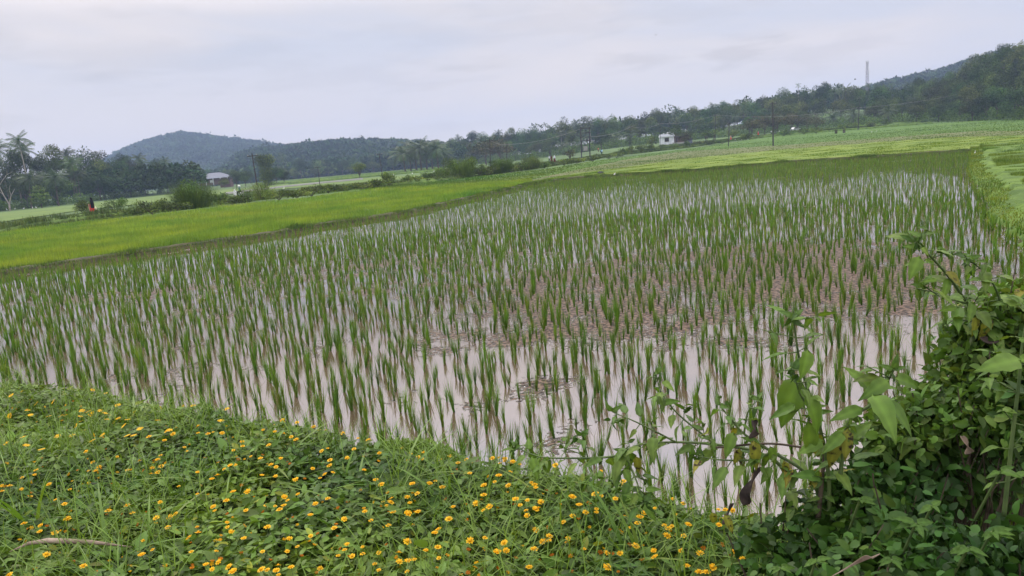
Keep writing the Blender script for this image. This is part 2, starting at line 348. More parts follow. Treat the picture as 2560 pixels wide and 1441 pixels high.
for (cpx, cpy, wa, wz, dk) in [(1600, 150, .045, .010, .12), (1835, 132, .042, .010, .14), (2040, 130, .06, .011, .08), (1330, 60, .2, .02, .05), (420, 150, .16, .016, .06), (900, 190, .1, .012, .05)]:
    dd = ray(cpx, cpy).normalized(); sb = nt.nodes.new('ShaderNodeVectorMath'); sb.operation = 'SUBTRACT'; sb.inputs[1].default_value = dd; L.new(tc.outputs['Generated'], sb.inputs[0])
    scl = nt.nodes.new('ShaderNodeVectorMath'); scl.operation = 'MULTIPLY'; scl.inputs[1].default_value = (1 / wa, 1 / wa, 1 / wz); L.new(sb.outputs[0], scl.inputs[0])
    ln = nt.nodes.new('ShaderNodeVectorMath'); ln.operation = 'LENGTH'; L.new(scl.outputs[0], ln.inputs[0])
    ad = nt.nodes.new('ShaderNodeMath'); ad.operation = 'ADD'; L.new(ln.outputs['Value'], ad.inputs[0]); L.new(mapr(tnw(14, 4, (1.4, cpx * .01, 2.0), .3), .3, .7, .9, -.9), ad.inputs[1])
    sp_ = nt.nodes.new('ShaderNodeMapRange'); sp_.interpolation_type = 'SMOOTHSTEP'; sp_.inputs['From Min'].default_value = .1; sp_.inputs['From Max'].default_value = 1.7; sp_.inputs['To Min'].default_value = 1 - dk; sp_.inputs['To Max'].default_value = 1; L.new(ad.outputs[0], sp_.inputs['Value'])
    m2 = nt.nodes.new('ShaderNodeMix'); m2.data_type = 'RGBA'; m2.blend_type = 'MULTIPLY'; m2.inputs['Factor'].default_value = 1; L.new(pu.outputs['Result'], m2.inputs['A']); L.new(sp_.outputs[0], m2.inputs['B']); pu = m2
ga = nt.nodes.new('ShaderNodeMath'); L.new(mapr(sx.outputs[2], .19, .36, 10.7, 22.5), ga.inputs[0]); L.new(mapr(sx.outputs[2], .42, .95, 0, 4.0), ga.inputs[1]); gain = ga.outputs[0]
vm = nt.nodes.new('ShaderNodeVectorMath'); vm.operation = 'SCALE'; L.new(pu.outputs['Result'], vm.inputs[0]); L.new(gain, vm.inputs['Scale'])
mxs = nt.nodes.new('ShaderNodeMix'); mxs.data_type = 'RGBA'; mxs.inputs['Factor'].default_value = .975; L.new(sky.outputs[0], mxs.inputs['A']); L.new(vm.outputs[0], mxs.inputs['B'])
L.new(mxs.outputs['Result'], bg.inputs['Color'])
sd = bpy.data.lights.new('sun', 'SUN'); sd.energy = 1.5; sd.angle = R(14); sd.color = (1, .95, .84); so = bpy.data.objects.new('sun', sd); COL.objects.link(so)
sdir = Vector((math.sin(SUN_AZ) * math.cos(SUN_EL), math.cos(SUN_AZ) * math.cos(SUN_EL), math.sin(SUN_EL)))
so.rotation_euler = (-sdir).to_track_quat('-Z', 'Y').to_euler(); so.location = (0, 0, 60)
sc.view_settings.view_transform = 'Standard'; sc.view_settings.look = 'None'; sc.view_settings.gamma = 1; sc.view_settings.exposure = 0
sc.render.engine = 'CYCLES'; sc.cycles.use_denoising = True; sc.cycles.volume_bounces = 1; sc.cycles.max_bounces = 8; sc.cycles.transparent_max_bounces = 8
# ================================================================ THE SETTING
# one ground sheet, polar about the photographer, reaching the haze's edge
azs = np.concatenate([np.linspace(-math.pi, -1.0, 24, endpoint=False), np.linspace(-1.0, 1.0, 330), np.linspace(1.0, math.pi, 24)[1:]])
rs = np.concatenate([[0.5], np.linspace(4, 100, 30), np.linspace(108, 700, 90), np.geomspace(710, 2250, 60)])
A, RR = np.meshgrid(azs, rs); X = np.sin(A) * RR; Y = np.cos(A) * RR
Z = HT(X, Y) - .06 - .12 * (RR < 110); na = len(azs)
F = [(i * na + j, i * na + j + 1, (i + 1) * na + j + 1, (i + 1) * na + j) for i in range(len(rs) - 1) for j in range(na - 1)]
g = struct(mk('ground', np.stack([X, Y, Z], 2).reshape(-1, 3), F, MT['ground'], smooth=True))

FARP = [(-400, 770), (-200, 725), (0, 690), (150, 668), (320, 643), (480, 620), (640, 598), (760, 575), (1000, 540), (1160, 503), (1310, 468), (1400, 452), (1467, 446), (1572, 441), (1700, 432), (1800, 426),
        (1856, 419), (2003, 406), (2200, 396), (2310, 387), (2448, 379)]
RIGHTP = [(2448, 379), (2468, 400), (2486, 432), (2522, 458), (2560, 486), (2640, 560)]
far_w = [P(a, b, 0) for a, b in FARP]; right_w = [P(a, b, 0) for a, b in RIGHTP] + [Vector((11, 13, 0)), Vector((9, 3, 0))]
poly = [(p.x, p.y) for p in far_w + right_w] + [(9, 0), (-25, 0), (far_w[0].x - 6, far_w[0].y - 4)]
def inpoly(x, y, pl):
    c = np.zeros(len(x), bool); n = len(pl); j = n - 1
    for i in range(n):
        xi, yi = pl[i]; xj, yj = pl[j]
        c ^= ((yi > y) != (yj > y)) & (x < (xj - xi) * (y - yi) / (yj - yi + 1e-12) + xi); j = i
    return c
# the bank edge
EDGE = [P(a, b, 1.55) for a, b in [(0, 952), (200, 962), (400, 990), (640, 1042), (960, 1097), (1130, 1110), (1280, 1152), (1500, 1200), (1700, 1252), (2000, 1285)]]
ex = [-30, -12, -8] + [p.x for p in EDGE] + [2.2, 5, 20]; ey = [22, 11.5, 8.2] + [p.y for p in EDGE] + [2.55, 3.2, 9]
_o = np.argsort(ex); ex = np.array(ex)[_o]; ey = np.array(ey)[_o]
def edge(x): return np.interp(x, ex, ey)
def bank_z(x, y):
    s = y - edge(x) + .10 * (vn(x, y, .5, 3) - .5)
    return 1.52 + .10 * (fbm(x, y, .9, 1) - .5) - 1.75 * ss(-.18, .95, s) + .05 * ss(-1.2, -.2, s) * (vn(x, y, .35, 5) - .3)
# paddy sheet with a vertex colour that raises the mud where patches stand proud
def sheet_xy(xs, ys, f):
    X, Y = np.meshgrid(xs, ys); V = np.stack([X, Y, f(X, Y)], 2).reshape(-1, 3); n = len(xs)
    i, j = np.meshgrid(np.arange(len(ys) - 1), np.arange(n - 1), indexing='ij'); a = (i * n + j).ravel()
    return V, np.stack([a, a + 1, a + n + 1, a + n], 1)
xs = np.linspace(-32, 44, 250); ys = np.linspace(1.0, 78, 250)
V, F = sheet_xy(xs, ys, lambda X, Y: X * 0)
cx = V[F].mean(1); pl2 = [(x * 1.0, y) for x, y in poly]
keep = inpoly(cx[:, 0], cx[:, 1], pl2); F = F[keep]
def blob(p, rx, ry, a): return a * np.exp(-(((V[:, 0] - p.x) / rx) ** 2 + ((V[:, 1] - p.y) / ry) ** 2))
mc = np.zeros(len(V)) - .10
for (a, b, rx, ry, s) in [(1740, 740, 2.6, 1.7, .42), (2050, 690, 2.8, 1.6, .36), (1620, 660, 3, 1.6, .3), (1560, 830, .9, .5, .3), (1370, 955, .5, .3, .34), (1250, 850, 1.4, .6, .22), (1850, 850, 1.2, .45, .26), (1950, 640, 4, 2, .22),
                          (700, 700, 3, 1.6, .2), (1000, 660, 4, 2, .2), (300, 740, 2.5, 1, .15), (1110, 800, 1.8, .8, .2), (900, 740, 3, 1, .15), (1500, 720, 2, 1, .25), (2250, 760, 1.2, .7, .12), (2330, 960, .6, .3, .25), (80, 760, 2, 1, .2)]:
    mc += blob(P(a, b, 0), rx * 1.2, ry * 1.2, s * 1.1)
mc = np.minimum(mc, .26); mc = np.where(V[:, 1] < 6.5, mc - .1, mc)
used, inv = np.unique(F, return_inverse=True)
struct(mk('paddy_water', V[used], inv.reshape(F.shape), MT['water'], col=np.repeat(np.clip(mc[used] + .1, 0, 1)[:, None], 3, 1)))['label'] = 'muddy water standing in the young rice paddy'
# the bank the photographer stands on
xs = np.linspace(-12, 6, 240); ys = np.linspace(-4, 12.5, 240)
V, F = sheet_xy(xs, ys, lambda X, Y: bank_z(X, Y) - .05)
cz = V[F][:, :, 2].max(1); F = F[cz > -.25]; used, inv = np.unique(F, return_inverse=True)
struct(mk('bank', V[used], inv.reshape(F.shape), MT['soil'], smooth=True))
# fields between pixel-traced boundaries, marched onto the terrain
def field(name, near, far, mat, off=.03, nu=120, nv=40, amp=.04, ns=1.2):
    p0, p1 = max(near[0][0], far[0][0]), min(near[-1][0], far[-1][0])
    pxs = np.linspace(p0, p1, nu); V = []
    for p in pxs:
        a = march(p, float(tab(near, p))); b_ = march(p, float(tab(far, p)))
        for t in np.linspace(0, 1, nv):
            x = a.x * (1 - t) + b_.x * t; y = a.y * (1 - t) + b_.y * t
            V.append((x, y, 0))
    V = np.array(V); V[:, 2] = HT(V[:, 0], V[:, 1]) + off + amp * (fbm(V[:, 0], V[:, 1], ns, 4) - .5)
    F = [(i * nv + j, (i + 1) * nv + j, (i + 1) * nv + j + 1, i * nv + j + 1) for i in range(nu - 1) for j in range(nv - 1)]
    o = struct(mk(name, V, F, mat, smooth=True)); return o
F1N = [(-500, 800), (-200, 722), (0, 686), (150, 664), (320, 639), (480, 616), (640, 594), (760, 571), (1000, 536), (1160, 499), (1310, 465), (1330, 461)]
F1F = [(-500, 680), (-200, 620), (0, 586), (204, 560), (379, 542), (525, 525), (640, 510), (760, 500), (835, 487), (935, 477), (1200, 461), (1330, 454)]
field('lush_field', F1N, F1F, MT['field_yellow'], .10, 150, 60, .06)
field('pasture', [(900, 480), (1200, 461), (1310, 465), (1467, 443), (1480, 441)], [(900, 477), (1050, 455), (1210, 441), (1360, 425), (1485, 403)], MT['field_mid'], .06, 90, 40, .1, 2)
BN = [(1330, 462), (1467, 443), (1572, 438), (1700, 429), (1800, 423), (1856, 416), (2003, 403), (2200, 393), (2310, 384), (2448, 376), (2560, 372), (2800, 355)]
B1 = [(1330, 458), (1440, 437), (1560, 422), (1700, 401), (1954, 377), (2200, 358), (2400, 345), (2560, 343), (2800, 335)]
B2 = [(1330, 452), (1440, 428), (1560, 402), (1700, 381), (1954, 365), (2200, 347), (2440, 330), (2560, 330), (2800, 320)]
B3 = [(1330, 449), (1440, 418), (1485, 404), (1600, 389), (1700, 376), (1800, 363), (1900, 347), (1993, 336), (2200, 321), (2279, 313), (2560, 297), (2800, 285)]
field('light_turf', BN, B1, MT['field_light'], .14, 170, 60, .16, 2.2)
field('mixed_turf', B1, B2, MT['field_brown'], .12, 120, 30, .08, 2)
field('green_field', B2, B3, MT['field_green'], .10, 150, 50, .04, 4)
LF0 = [(-300, 600), (0, 557), (200, 527), (400, 506), (640, 480), (700, 474), (900, 458), (1060, 445)]
LF1 = [(-300, 565), (0, 533), (200, 512), (400, 489), (640, 468), (700, 463), (900, 447), (1060, 437)]
field('left_field', LF0, LF1, MT['field_mid'], .05, 90, 30, .05, 3)
# bunds and the raised path: ribbons with a rounded section
def ribbon(name, pts, w, h, mat, seg=.5, base=-.1, jig=.06, top=.5, cut=5):
    pts = [np.array(p[:2], float) for p in pts]
    out = []
    for a, b_ in zip(pts[:-1], pts[1:]):
        n = max(1, int(np.linalg.norm(b_ - a) / seg))
        for k in range(n): out.append(a + (b_ - a) * k / n)
    out.append(pts[-1]); C = np.array(out)
    for _ in range(cut): C[1:-1] = (C[:-2] + C[1:-1] * 2 + C[2:]) / 4
    T = np.gradient(C, axis=0); T /= np.linalg.norm(T, axis=1, keepdims=True) + 1e-9; Nn = np.stack([-T[:, 1], T[:, 0]], 1)
    prof = [(-1, base), (-.85, h * .35), (-.68, h * .85), (-top, h), (0, h * 1.04), (top, h), (.68, h * .85), (.85, h * .35), (1, base)]
    V = []
    for i, c in enumerate(C):
        ww = w * (1 + .25 * (vn(i * .35, 0, 1, 8) - .5))
        for k, (u, z) in enumerate(prof):
            q = c + Nn[i] * u * ww
            V.append((q[0], q[1], z + jig * (vn(q[0], q[1], .6, k) - .5) * 2))
    V = np.array(V); V[:, 2] += HT(V[:, 0], V[:, 1]); m_ = len(prof)
    F = [(i * m_ + k, (i + 1) * m_ + k, (i + 1) * m_ + k + 1, i * m_ + k + 1) for i in range(len(C) - 1) for k in range(m_ - 1)]
    return struct(mk(name, V, F, mat, smooth=True)), C, Nn
_, BC, BNn = ribbon('bund', [(p.x, p.y + .35) for p in far_w], .5, .2, MT['mud_bank'], .35)
field('right_turf', [(2450, 381), (2470, 403), (2490, 436), (2524, 461), (2562, 489), (2640, 562), (2760, 640)], [(2450, 377), (2560, 373), (2760, 360)], MT['field_mid'], .2, 60, 60, .2, 1.5)
_, RC, RN = ribbon('bund', [(p.x + .7 + .022 * p.y, p.y + .3) for p in right_w], 2.2, .42, MT['bund_grass'], .4, jig=.12, top=.6)
PATHP = [(-500, 650), (-300, 622), (0, 563), (233, 533), (400, 516), (540, 500), (640, 488), (760, 477), (835, 469), (935, 459), (1060, 449), (1200, 431), (1300, 419), (1380, 407.5), (1440, 399), (1505, 388), (1600, 377.5), (1700, 366.5), (1800, 352), (1900, 340), (1993, 330), (2090, 322), (2200, 315)]
PATH = [march(a, b, .55) for a, b in PATHP]
_, PC, PN = ribbon('path', [(p.x, p.y) for p in PATH], 2.6, .55, MT['bund_grass'], 1.0, jig=.12, top=.5)
# low canal wall that shows as a pale line across the valley
cw = [P(a, b, .3) for a, b in [(560, 484), (600, 479), (667, 472), (702, 467), (800, 457), (907, 447)]]
_, CC, CN = ribbon('canal_wall', [(p.x, p.y) for p in cw], .35, .45, MT['concrete'], 2, jig=0, cut=0)
# still pool at the right edge and puddle in the turf
def pool(name, pts, z, mat=None):
    v = [P(a, b, z) for a, b in pts]; bm = bmesh.new(); bm.faces.new([bm.verts.new(p) for p in v]); me = bpy.data.meshes.new(name); bm.to_mesh(me); bm.free(); me.materials.append(mat or MT['pool'])
    o = bpy.data.objects.new(name, me); COL.objects.link(o); return struct(o)
pool('pool_water', [(2542, 392), (2600, 386), (2760, 380), (2760, 440), (2640, 428), (2575, 412), (2555, 402)], .34)
pool('puddle', [(1492, 431), (1500, 428.3), (1512, 430), (1507, 432.3), (1497, 433)], .26)
# ---------------------------------------------------------------- rice clumps
BV1, BF1 = blade(1, .022, .10, 3); BV2, BF2 = blade(1, .022, .30, 4); BV3, BF3 = blade(1, .032, .1, 2); BVt, BFt = np.array([(-.5, 0, 0), (.5, 0, 0), (.15, .12, 1.0)]), np.array([(0, 1, 2)])
def clump(nb, V0, F0, h=.34, wscale=1, spread=.2):
    a = rng.random(nb) * 2 * math.pi; ln = np.abs(rng.normal(0, spread, nb)); L_ = h * (.62 + .42 * rng.random(nb))
    Rm = rotz(a, ln); S = np.stack([L_ * wscale, L_, L_], 1); S[:, 1] *= rng.random(nb) * 1.3
    base = np.stack([np.cos(a), np.sin(a), a * 0], 1) * .012 * rng.random((nb, 1))
    sh = .6 + .75 * rng.random(nb); c = np.stack([sh * (1 + .75 * (rng.random(nb) < .12)), sh, sh], 1)
    return inst(V0, F0, Rm, S, base, c)
# planting positions: hand-planted, loosely in lines
sp = .262
gx, gy = np.meshgrid(np.arange(-34, 46, sp), np.arange(2, 80, sp)); gx = gx.ravel(); gy = gy.ravel()
th = R(14); qx = gx * math.cos(th) - gy * math.sin(th) + 10; qy = gx * math.sin(th) + gy * math.cos(th) - 6
qx += rng.normal(0, .075, len(qx)) + .10 * (vn(gx, gy, 2.5, 1) - .5); qy += rng.normal(0, .075, len(qx)) + .1 * (vn(gx, gy, 2.5, 2) - .5)
k = inpoly(qx, qy, poly) & (qy > edge(qx) + .52) & (qy > 2.2) & (rng.random(len(qx)) > .04 + .25 * (vn(qx, qy, 1.4, 6) > .82))
qx, qy = qx[k], qy[k]; d = np.hypot(qx, qy)
ppx = px_of(np.arctan2(qx, qy)); vis = (ppx > -220) & (ppx < 2780); qx, qy, d, ppx = qx[vis], qy[vis], d[vis], ppx[vis]
ordr = np.argsort(d); qx, qy, d, ppx = qx[ordr], qy[ordr], d[ordr], ppx[ordr]
def inframe(x, y, z):
    v = Vector((x, y, z)) - CAM; f = v.dot(fw); return f > 0 and abs(v.dot(rt) / f * FPX) < 1290 and abs(v.dot(up) / f * FPX) < 730
near_i = [i for i in range(1300) if inframe(qx[i], qy[i], .12)][:300]; nset = set(near_i)
variants = []
for v_ in range(14):
    nb = int(rng.integers(14, 30)); variants.append(cat([clump(nb, BV1, BF1, .34, .9, .14), clump(nb // 4, BV2, BF2, .30, .9, .35), clump(nb // 3, BV1, BF1, .42, .9, .07)]))
bases = [mk('rice_clump', *v_[:2], MT['blade_rice'], col=v_[2]) for v_ in variants]
for n, i in enumerate(near_i):
    o = bases[n] if n < 14 else bases[n % 14].copy()
    if n >= 14: COL.objects.link(o)
    s = .66 + .52 * rng.random(); o.location = (qx[i], qy[i], -.01); o.rotation_euler = (rng.normal(0, .08), rng.normal(-.04, .08), rng.random() * 6.28); o.scale = (s, s, s)
    tag(o, 'young green rice clump standing in the muddy water nearest the flower bank', 'rice plant', 'rice clumps planted nearest the bank')
def fill(idx, vs, tall=1.0):
    parts = []; which = rng.integers(0, len(vs), len(idx))
    for v_ in range(len(vs)):
        ii = idx[which == v_]; V0, F0, C0 = vs[v_]
        n = len(ii); s = (.64 + .55 * rng.random(n)) * tall
        lean = rng.normal(0, .09, n); Rm = rotz(rng.random(n) * 6.28, lean)
        V, F, _ = inst(V0, F0, Rm, s, np.stack([qx[ii], qy[ii], np.full(n, -.01)], 1))
        tint = (.8 + .4 * rng.random((n, 1))) * np.stack([1 + .25 * (rng.random(n) - .5), np.ones(n), np.ones(n)], 1)
        parts.append((V, F, np.tile(C0, (n, 1)) * np.repeat(tint, len(V0), 0)))
    return cat(parts)
idx = np.array([i for i in range(len(qx)) if i not in nset])
a_ = idx[d[idx] < 17]; b_ = idx[(d[idx] >= 17) & (d[idx] < 32)]; c_ = idx[d[idx] >= 32]
v2 = [cat([clump(int(rng.integers(12, 20)), BV3, BF3, .36, 1.0, .14)]) for _ in range(10)]
v3 = [cat([clump(int(rng.integers(7, 11)), BVt, BFt, .32, .036, .12)]) for _ in range(10)]
V, F, C = cat([fill(a_, variants), fill(b_, v2), fill(c_, v3, 1.0)])
tag(mk('rice_clumps', V, F, MT['blade_rice'], col=C), 'rows of young green rice plants filling the flooded paddy', 'rice plants', kind='stuff')
print('rice', len(idx), len(F))
# lush seedlings of the yellow-green field, turf blades, bund grass
def blades_on(pxlo, pxhi, near, far, n, h, w, off, mat, name, label, power=1.0, amp=.5, amp_s=3.0, hs=.3, cond=None, dens_s=None):
    px = rng.uniform(pxlo, pxhi, n); t = rng.random(n) ** power
    ya = tab(near, px); yb = tab(far, px); py = ya * (1 - t) + yb * t
    pts = np.array([march(p, q)[:] for p, q in zip(px[::1], py[::1])]) if n < 1 else None
    # vectorised level-plane projection then terrain height
    D = np.array(fw)[None] * FPX + np.array(rt)[None] * (px - 1280)[:, None] + np.array(up)[None] * (720.5 - py)[:, None]
    z = np.zeros(n)
    for _ in range(6):
        tt = (z - CAMH) / D[:, 2]; X = D[:, 0] * tt; Y = D[:, 1] * tt; z = .5 * z + .5 * np.minimum(HT(X, Y), 2.3)
    tt = (z - CAMH) / D[:, 2]; X = D[:, 0] * tt; Y = D[:, 1] * tt
    dist = np.hypot(X, Y); hh = h * (1 - hs + 2 * hs * rng.random(n)) * (1 + amp * (fbm(X, Y, amp_s, 7) - .5) * 2)
    Rm = rotz(rng.random(n) * 6.28, np.abs(rng.normal(0, .28, n))); ww = w * np.maximum(1, dist / 45)
    S = np.stack([ww, hh, hh], 1); sh = .72 + .5 * rng.random(n)
    big_ = fbm(X, Y, amp_s * 2, 11); C0 = np.stack([sh * (.75 + .5 * big_), sh, sh], 1)
    V, F, C = inst(BVt, BFt, Rm, S, np.stack([X, Y, HT(X, Y) + off], 1), C0)
    return tag(mk(name, V, F, mat, col=C), label, 'grass', kind='stuff')
blades_on(-60, 1330, F1N, F1F, 120000, .36, .035, .02, MT['blade_yellow'], 'rice_seedlings', 'bright yellow-green rice seedlings crowding the long left field', .85)
blades_on(1330, 2600, BN, B1, 80000, .13, .05, .05, MT['blade_turf'], 'turf_grass', 'short light green grass of the band beyond the paddy', 1, .8, 2.2)
gm_ = noise_mat('bank_blade', (.08, .15, .02), (.16, .24, .03), .5, .6, vcol=True, trans=.25)
blades_on(2452, 2640, [(2450, 381), (2470, 403), (2490, 436), (2524, 461), (2562, 489), (2640, 562)], [(2450, 377), (2560, 373), (2760, 360)], 60000, .24, .04, .22, gm_, 'turf_grass', 'light green grass of the broad bank right of the paddy', 1, .8, 1.6)
blades_on(900, 2600, [(900, 478), (1310, 463), (1467, 442)] + B1[1:], [(900, 476), (1050, 455), (1210, 441), (1360, 425)] + B3[2:], 50000, .15, .06, .05, noise_mat('field_blade', (.062, .135, .010), (.11, .18, .013), .05, .6, vcol=True, trans=.2), 'field_grass', 'deep green grass of the far right fields', 1, .4, 6)
def ribbon_grass(C, Nn, w, n, h, wd, mat, name, label, lo=-1, hi=1, zt=.2, z0=0.0):
    i = rng.integers(0, len(C) - 1, n); t = rng.random((n, 1)); u = rng.uniform(lo, hi, n)
    q = C[i] * (1 - t) + C[i + 1] * t + Nn[i] * (u * w)[:, None]
    clus = vn(q[:, 0], q[:, 1], 1.3, 21); hh = h * (.4 + .6 * rng.random(n)) * (.45 + 1.3 * clus ** 2)
    z = HT(q[:, 0], q[:, 1]) + np.where(np.abs(u) > .85, z0, zt) * 1.0
    Rm = rotz(rng.random(n) * 6.28, np.abs(rng.normal(0, .35, n))); dist = np.hypot(q[:, 0], q[:, 1])
    S = np.stack([wd * np.maximum(1, dist / 45), hh, hh], 1); sh = .55 + .6 * rng.random(n) * (0.6 + .8 * vn(q[:, 0], q[:, 1], 3, 2)); C0 = np.stack([sh * (.85 + .4 * rng.random(n)), sh, sh], 1)
    V, F, C1 = inst(BVt, BFt, Rm, S, np.stack([q[:, 0], q[:, 1], z - .03], 1), C0)
    return tag(mk(name, V, F, mat, col=C1), label, 'grass', kind='stuff')
gm = noise_mat('bund_blade', (.06, .125, .018), (.13, .21, .03), .8, .6, vcol=True, trans=.25)
ribbon_grass(BC, BNn, .52, 60000, .22, .03, gm, 'bund_grass', 'dark green grass growing along the mud bund behind the paddy', -.86, 1.4, .17, .03)
ribbon_grass(RC, RN, 2.6, 70000, .11, .03, MT['blade_turf'], 'bund_grass', 'grass on the broad curved bund at the right of the paddy', -.9, 1.3, .36, .1)
ribbon_grass(PC, PN, 2.9, 85000, .55, .05, noise_mat('path_blade', (.055, .10, .022), (.13, .18, .045), .4, .7, vcol=True, trans=.2), 'path_grass', 'rough grass and weeds growing over the raised path', -1.1, 1.1, .45, .05)
# ================================================================ TREES
def leafcloud(lobes, n, size, shell=.55, droop=.3, shade=None, flat=0):
    """lobes: (x,y,z,rx,ry,rz); leaf-sprays through the outer part of every lobe"""
    W = np.array([l[3] * l[4] + l[4] * l[5] + l[3] * l[5] for l in lobes]); W /= W.sum()
    which = rng.choice(len(lobes), n, p=W); Lb = np.array(lobes)[which]
    dv = rng.normal(0, 1, (n, 3)); dv /= np.linalg.norm(dv, axis=1, keepdims=True)
    r = 1 - shell * rng.random(n) ** 1.6
    wob = 1 + .28 * (vn(dv[:, 0] * 3 + which * 5, dv[:, 1] * 3 + dv[:, 2] * 2, .8, 3) - .5)
    Pn = Lb[:, :3] + dv * Lb[:, 3:] * (r * wob)[:, None]
    f = dv * .7 + rng.normal(0, .6, (n, 3)); f[:, 2] -= droop
    nn = rng.normal(0, .5, (n, 3)) + np.array([0, 0, 1]) * .9 + dv * .4
    Rm = frames(f, nn); S = size * (.55 + .9 * rng.random(n))
    tint = (.42 + 1.15 * rng.random(len(lobes)) ** 1.1)[which] * (.8 + .4 * rng.random(n)); C = np.stack([tint * (.9 + .3 * rng.random(n)), tint, tint * .95], 1)
    return inst(CARD_V, CARD_F, Rm, S, Pn, C)
def limbs(mb, base, tips, r0_):
    for t in tips:
        b = Vector(base); t = Vector(t); m = b.lerp(t, .5) + Vector((random.uniform(-.3, .3), random.uniform(-.3, .3), .3))
        mb.tube([b, m, t], [r0_, r0_ * .6, r0_ * .25], 5)
def broadleaf(name, H, W, nl, nleaf, size, mat, label, cat_, low=.25, bark='bark', flatten=1.0, lean=0):
    root = empty(name); tips = []; lobes = []
    for i in range(nl):
        a = i * 2.4 + random.random(); rr = W * .5 * math.sqrt((i + .3) / nl) * .85; z = H * (low + (1 - low) * (.30 + .55 * random.random()) * (1 - .35 * (rr / (W * .5)) ** 2))
        if i == 0: z = H * .84; rr = .1
        s = W * random.uniform(.17, .27); sz = min(s * flatten * random.uniform(.7, 1.0), H - z if H > z + .5 else .5)
        lobes.append((rr * math.cos(a) + lean * z, rr * math.sin(a), z, s, s, max(sz, .5))); tips.append(lobes[-1][:3])
    mb = MB(); tr = max(.12, H * .017); mb.tube([(0, 0, -.3), (.02 * H, 0, H * low * .7), (lean * H * .5, 0, H * (low + .25))], [tr * 1.3, tr, tr * .6], 7)
    limbs(mb, (.015 * H, 0, H * low * .8), tips[: min(9, nl)], tr * .55)
    mb.build('trunk', MT[bark], root)
    V, F, C = leafcloud(lobes, nleaf, size); mk('crown', V, F, MT[mat], root, C)
    return tag(root, label, cat_)
def frond_mesh(L, droop, up0, az, base, nl=14, ll=.75):
    """a palm frond: arched rachis with hanging leaflets"""
    V = []; F = []; pts = []
    for i in range(nl + 1):
        t = i / nl; e = up0 - droop * t * 1.25; pts.append(e)
    p = np.array(base, float); h = np.array([math.cos(az), math.sin(az), 0]); sd = np.array([-math.sin(az), math.cos(az), 0]); pos = []
    for i in range(nl + 1):
        pos.append(p.copy()); e = pts[i]; p = p + (h * math.cos(e) + np.array([0, 0, math.sin(e)])) * L / nl
    for i in range(nl):
        b = len(V); V += [pos[i] - sd * .05, pos[i] + sd * .05, pos[i + 1]]; F.append((b, b + 1, b + 2))
    for i in range(1, nl + 1):
        t = i / nl; l_ = L * ll * .42 * math.sin(math.pi * min(1, t * .85 + .13)); 
        d0 = (pos[i] - pos[i - 1]) / np.linalg.norm(pos[i] - pos[i - 1])
        for s in (-1, 1):
            tip = pos[i] + sd * s * l_ * .72 + d0 * l_ * .5 + np.array([0, 0, -l_ * (.15 + .4 * t + .25 * random.random())])
            b = len(V); V += [pos[i - 1] * .6 + pos[i] * .4, pos[i], tip]; F.append((b, b + 1, b + 2) if s > 0 else (b, b + 2, b + 1))
    return V, F
def palm(name, H, L, nf, label, cat_, r=.16, lean=.06, ll=1.0):
    root = empty(name); mb = MB(); n = 6; la = random.random() * 6.28
    pts = [(lean * H * (i / n) ** 2 * math.cos(la), lean * H * (i / n) ** 2 * math.sin(la), H * i / n - (.3 if i == 0 else 0)) for i in range(n + 1)]
    mb.tube(pts, [r * (1.5 if i == 0 else 1 - .35 * i / n) for i in range(n + 1)], 6); mb.build('trunk', MT['pale_bark'] if random.random() < .3 else MT['bark'], root)
    V = []; F = []; C = []
    for i in range(nf):
        el = 1.25 - 1.9 * (i / nf) + random.uniform(-.12, .12)
        v, f = frond_mesh(L * random.uniform(.85, 1.1), random.uniform(.7, 1.15), el, i * 2.39996 + random.uniform(-.2, .2), pts[-1], ll=ll)
        b = len(V); V += v; F += [(x + b, y + b, z + b) for x, y, z in f]; k = random.uniform(.7, 1.2); C += [(k * (1.25 if el < -.3 else 1), k, k * .9)] * len(v)
    mk('crown', V, F, MT['palm_leaf'], root, np.array(C)); return tag(root, label, cat_)
# prototypes (placed in the loops below; every one of them is used)
T_BROAD = [broadleaf('broadleaf_tree', 13, random.uniform(9, 12), 17, 5200, .42, 'tree_leaf', 'x', 'tree', low=random.uniform(.12, .3)) for _ in range(7)]
T_TALL = [broadleaf('broadleaf_tree', 17, 8.5, 16, 4800, .42, 'tree_leaf', 'x', 'tree', low=.35) for _ in range(3)]
T_PALM = [palm('coconut_palm', random.uniform(11, 14), 4.3, 24, 'x', 'palm tree') for _ in range(5)]
T_SPALM = [palm('coconut_palm', random.uniform(3.5, 5), 4.2, 22, 'x', 'palm tree', r=.2) for _ in range(3)]
T_ARECA = [palm('areca_palm', random.uniform(11, 13), 1.9, 12, 'x', 'palm tree', r=.08, lean=.03) for _ in range(2)]
T_RUST = [broadleaf('rusty_tree', 7, 9, 12, 1500, .42, 'rust_leaf', 'x', 'tree', low=.3, flatten=.55) for _ in range(3)]
used_protos = set()
def place(proto, x, y, h=None, label=None, group=None, rz=None, cat_=None, wid=1.0, sink=.1):
    nat = proto.get('nat')
    if nat is None:
        bpy.context.view_layer.update()
        nat = max((ch.matrix_basis @ Vector(c)).z for ch in proto.children for c in ch.bound_box); proto['nat'] = nat
    if proto.name in used_protos: o = copy_tree(proto)
    else: o = proto; used_protos.add(proto.name)
    s = (h or nat) / nat; o.scale = (s * wid, s * wid, s); o.location = (x, y, float(HT(x, y)) - sink); o.rotation_euler = (0, 0, random.random() * 6.28 if rz is None else rz)
    if label: o['label'] = label
    if group: o['group'] = group
    return o
def sil_h(T, px, D): return (hor(px) - float(tab(T, px))) * D / FPX + CAMH
def wp(px, D): a = az_of(px); return D * math.tan(a), D * 1.0   # D = depth northward
